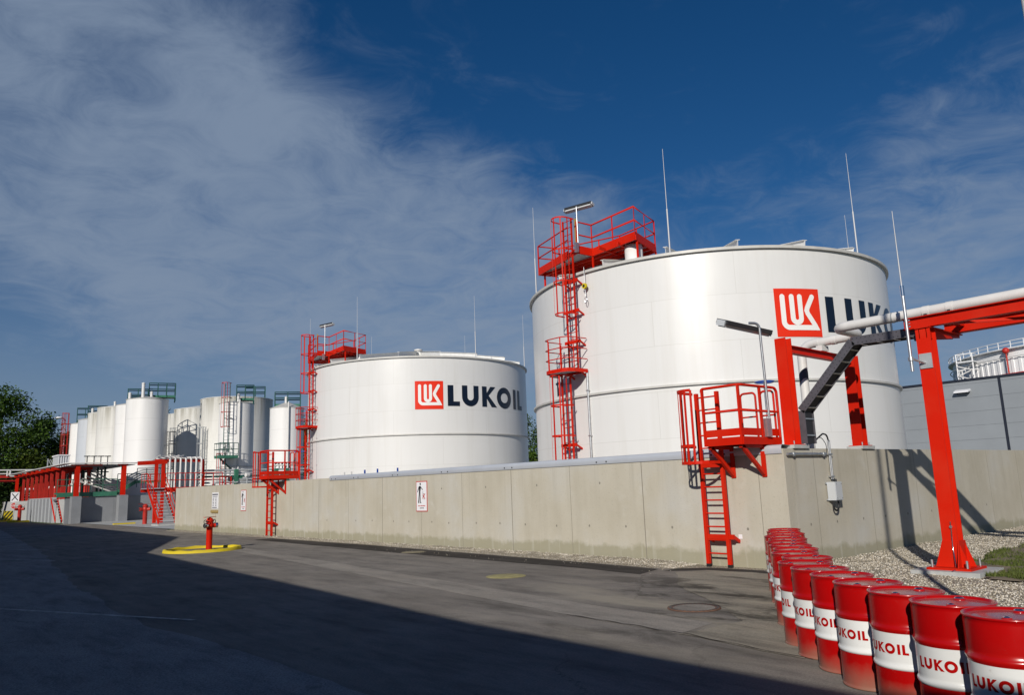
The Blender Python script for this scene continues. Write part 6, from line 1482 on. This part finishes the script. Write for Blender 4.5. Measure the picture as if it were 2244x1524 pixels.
# green pipe supports between the slim silos
for k, x in enumerate((9.4, 12.6, 13.3)):
    t = thing('pipe_support', ['left', 'middle', 'right'][k] + ' green pipe support before the slim silos', 'support', (x, 55, 0), 'green pipe supports before the slim silos')
    MB().bar((x, 55-.5*k, 0), (x, 55-.5*k, 4.0), .28, .28).build('post', M['green'], t); MB().bar((x-.5, 55-.5*k, 3.3), (x+.5, 55-.5*k, 3.3), .2, .16).build('arm', M['green'], t)
t = thing('level_pipes', 'dark grey level pipes running between the green supports', 'pipes', (11, 54.8, 3.5))
for k in range(6): MB().tube([(6.6, 55.4+.1*k, 2.7+.25*k), (16.0, 53.4+.1*k, 2.7+.25*k)], .06+.02*(k % 2), 8).build('pipe', M['pipe_grey' if k % 3 else 'green_dark'], t)
for k in range(6):
    x = 7.2+1.3*k
    t = thing('pump', 'small pipe fitting between the level pipes, ' + ['leftmost', 'second from the left', 'third from the left', 'fourth from the left', 'fifth from the left', 'rightmost'][k], 'fitting', (x, 54.6, 2.5), 'pipe fittings among the level pipes')
    b = MB(); b.cyl((x, 54.4-.2*k, 2.9+.3*(k % 3)), .17, .3, 12, (1, .2, 0)); b.build('body', M['lamp_dark' if k % 2 else 'white_pipe'], t); MB().tube([(x+.15, 54.45-.2*k, 2.2), (x+.15, 54.45-.2*k, 3.6)], .05, 8).build('stem', M['pipe_grey'], t)

# ================================================================== TREES
def tree(x, y, h, cr, label, m='leaf', seed=1, n=5000, leaf=.38, trunk=.28, z0=.22, lobes=9, name='broadleaf_tree', group='trees beyond the tank farm'):
    rn = random.Random(seed); t = thing(name, label, 'tree', (x, y, 0), group)
    top = h*.9; base = V((x, y, 0)); b = MB()
    pts = [base + V((.25*math.sin(seed+k), .25*math.cos(seed*2+k), top*k/6)) for k in range(7)]
    b.tube(pts, trunk, 8, r1=trunk*.2)
    L = []
    for k in range(lobes):
        f = (k+.5)/lobes; zc = h*(z0+.10+(.86-z0)*f); prof = math.sin(PI*min(1, .18+.80*f))**.8
        a = k*2.4+rn.random()*.8; rr = cr*prof*(.35+.4*rn.random()); c = base + V((rr*math.cos(a), rr*math.sin(a), zc)); s = cr*(.34+.26*rn.random())*(.75+.35*prof)
        L.append((c, s)); 
        b.tube([pts[min(6, int(zc/h*6))], (pts[min(6, int(zc/h*6))]+c)/2+V((0, 0, -.3)), c], trunk*.32, 6, r1=trunk*.06)
    L.append((base+V((0, 0, h*.9)), cr*.3))
    b.build('trunk', M['bark'], t)
    vs = []; fs = []
    tw = sum(s**2 for c, s in L)
    for c, s in L:
        k = int(2.0*n*s*s/tw); ncl = max(5, k//22)
        for _ in range(ncl):
            d = V((rn.gauss(0, 1), rn.gauss(0, 1), rn.gauss(0, 1))).normalized()
            cc = c + V((d.x, d.y, d.z*.82))*s*(.35+.75*rn.random()**.6); cs = .28+.5*rn.random()
            for _ in range(22):
                p = cc + V((rn.gauss(0, cs), rn.gauss(0, cs), rn.gauss(0, cs*.6)))
                u = V((rn.gauss(0, 1), rn.gauss(0, 1), rn.gauss(0, .6))).normalized(); w = u.cross(V((rn.gauss(0, 1), rn.gauss(0, 1), rn.gauss(0, 1)))).normalized()
                l = leaf*(.5+.8*rn.random()); bb = len(vs)
                vs += [p-u*l*.5, p+w*l*.28, p+u*l*.5, p-w*l*.28]; fs.append((bb, bb+1, bb+2, bb+3))
    me = bpy.data.meshes.new('crown'); me.from_pydata([tuple(v-base) for v in vs], [], fs); me.materials.append(M[m]); o = bpy.data.objects.new('crown', me); COL.objects.link(o); o.parent = t
    return t
G = 'trees at the far left behind the pipe bridge'
tree(-.6, 113, 16.6, 5.2, 'tallest leafy tree at the far left, its top clear against the sky', 'leaf', 3, 7000, group=G)
tree(-6.5, 112, 13.5, 4.6, 'bushy tree cut by the left edge of the picture', 'leaf', 5, 5200, group=G)
tree(5.2, 117, 13.6, 3.6, 'tree with a pointed crown right of the tallest one', 'leaf', 7, 5200, group=G, z0=.1)
tree(2.6, 110, 8.6, 3.6, 'lower leafy tree in front of the tallest one', 'leaf_olive', 11, 4600, group=G, z0=.05)
tree(9.5, 125, 12.2, 4.2, 'dark tree behind the street lamp and the farthest silo', 'leaf_dark', 13, 4600, group=G, z0=.05)
tree(-3.8, 118, 12.5, 4.8, 'dark tree between the tallest one and the picture edge', 'leaf_dark', 17, 4600, group=G, z0=.05)
tree(7.0, 115.5, 9.0, 3.4, 'low dark tree filling the gap below the street lamp', 'leaf_dark', 19, 4000, group=G, z0=.02)
tree(-1.2, 108.5, 6.5, 3.0, 'low shrubby tree behind the red stair tower', 'leaf_dark', 23, 3600, group=G, z0=.0)
tree(-8.5, 108, 7.5, 3.5, 'low dark tree under the pipe bridge at the picture edge', 'leaf_dark', 29, 3600, group=G, z0=.0)
G = 'trees glimpsed between the tanks'
tree(62, 82, 13.2, 4.5, 'tree seen in the gap between the two big tanks', 'leaf_olive', 31, 5200, group=G, z0=.05)
tree(66, 79.0, 10.5, 4.2, 'darker tree beside it in the gap between the two big tanks', 'leaf', 33, 4200, group=G, z0=.0)
tree(33.5, 92, 11.5, 3.6, 'tree seen between the numbered silo and the farther big tank', 'leaf_olive', 37, 4600, group=G, z0=.0)
tree(31.8, 101, 14.5, 3.4, 'darker tree behind the farther big tank\'s ladder', 'leaf_dark', 39, 4200, group=G, z0=.0)
tree(20.5, 118, 16.2, 2.2, 'tree top showing right of the foremost left silo', 'leaf_dark', 41, 3000, group=G, z0=.3)
t = thing('hedge', 'dense dark undergrowth closing off the far end of the lane', 'hedge', (-4, 121, 0))
rn = random.Random(77); vs = []; fs = []
for _ in range(9000):
    p = V((-22+36*rn.random(), 119+6*rn.random(), 5.5*rn.random()**1.2)); u = V((rn.gauss(0, 1), rn.gauss(0, 1), rn.gauss(0, .6))).normalized(); w = u.cross(V((rn.gauss(0, 1), rn.gauss(0, 1), rn.gauss(0, 1)))).normalized(); l = .7*(.5+rn.random()); bb = len(vs)
    vs += [p-u*l*.5, p+w*l*.3, p+u*l*.5, p-w*l*.3]; fs.append((bb, bb+1, bb+2, bb+3))
me = bpy.data.meshes.new('foliage'); me.from_pydata([tuple(v-V((-4, 121, 0))) for v in vs], [], fs); me.materials.append(M['leaf_dark']); o = bpy.data.objects.new('foliage', me); COL.objects.link(o); o.parent = t
P = [(-20+25*rn.random(), 104+10*rn.random(), 0) for _ in range(6000)]
blades('verge_grass_blades', P, 9, .2, .5, M['grass'])
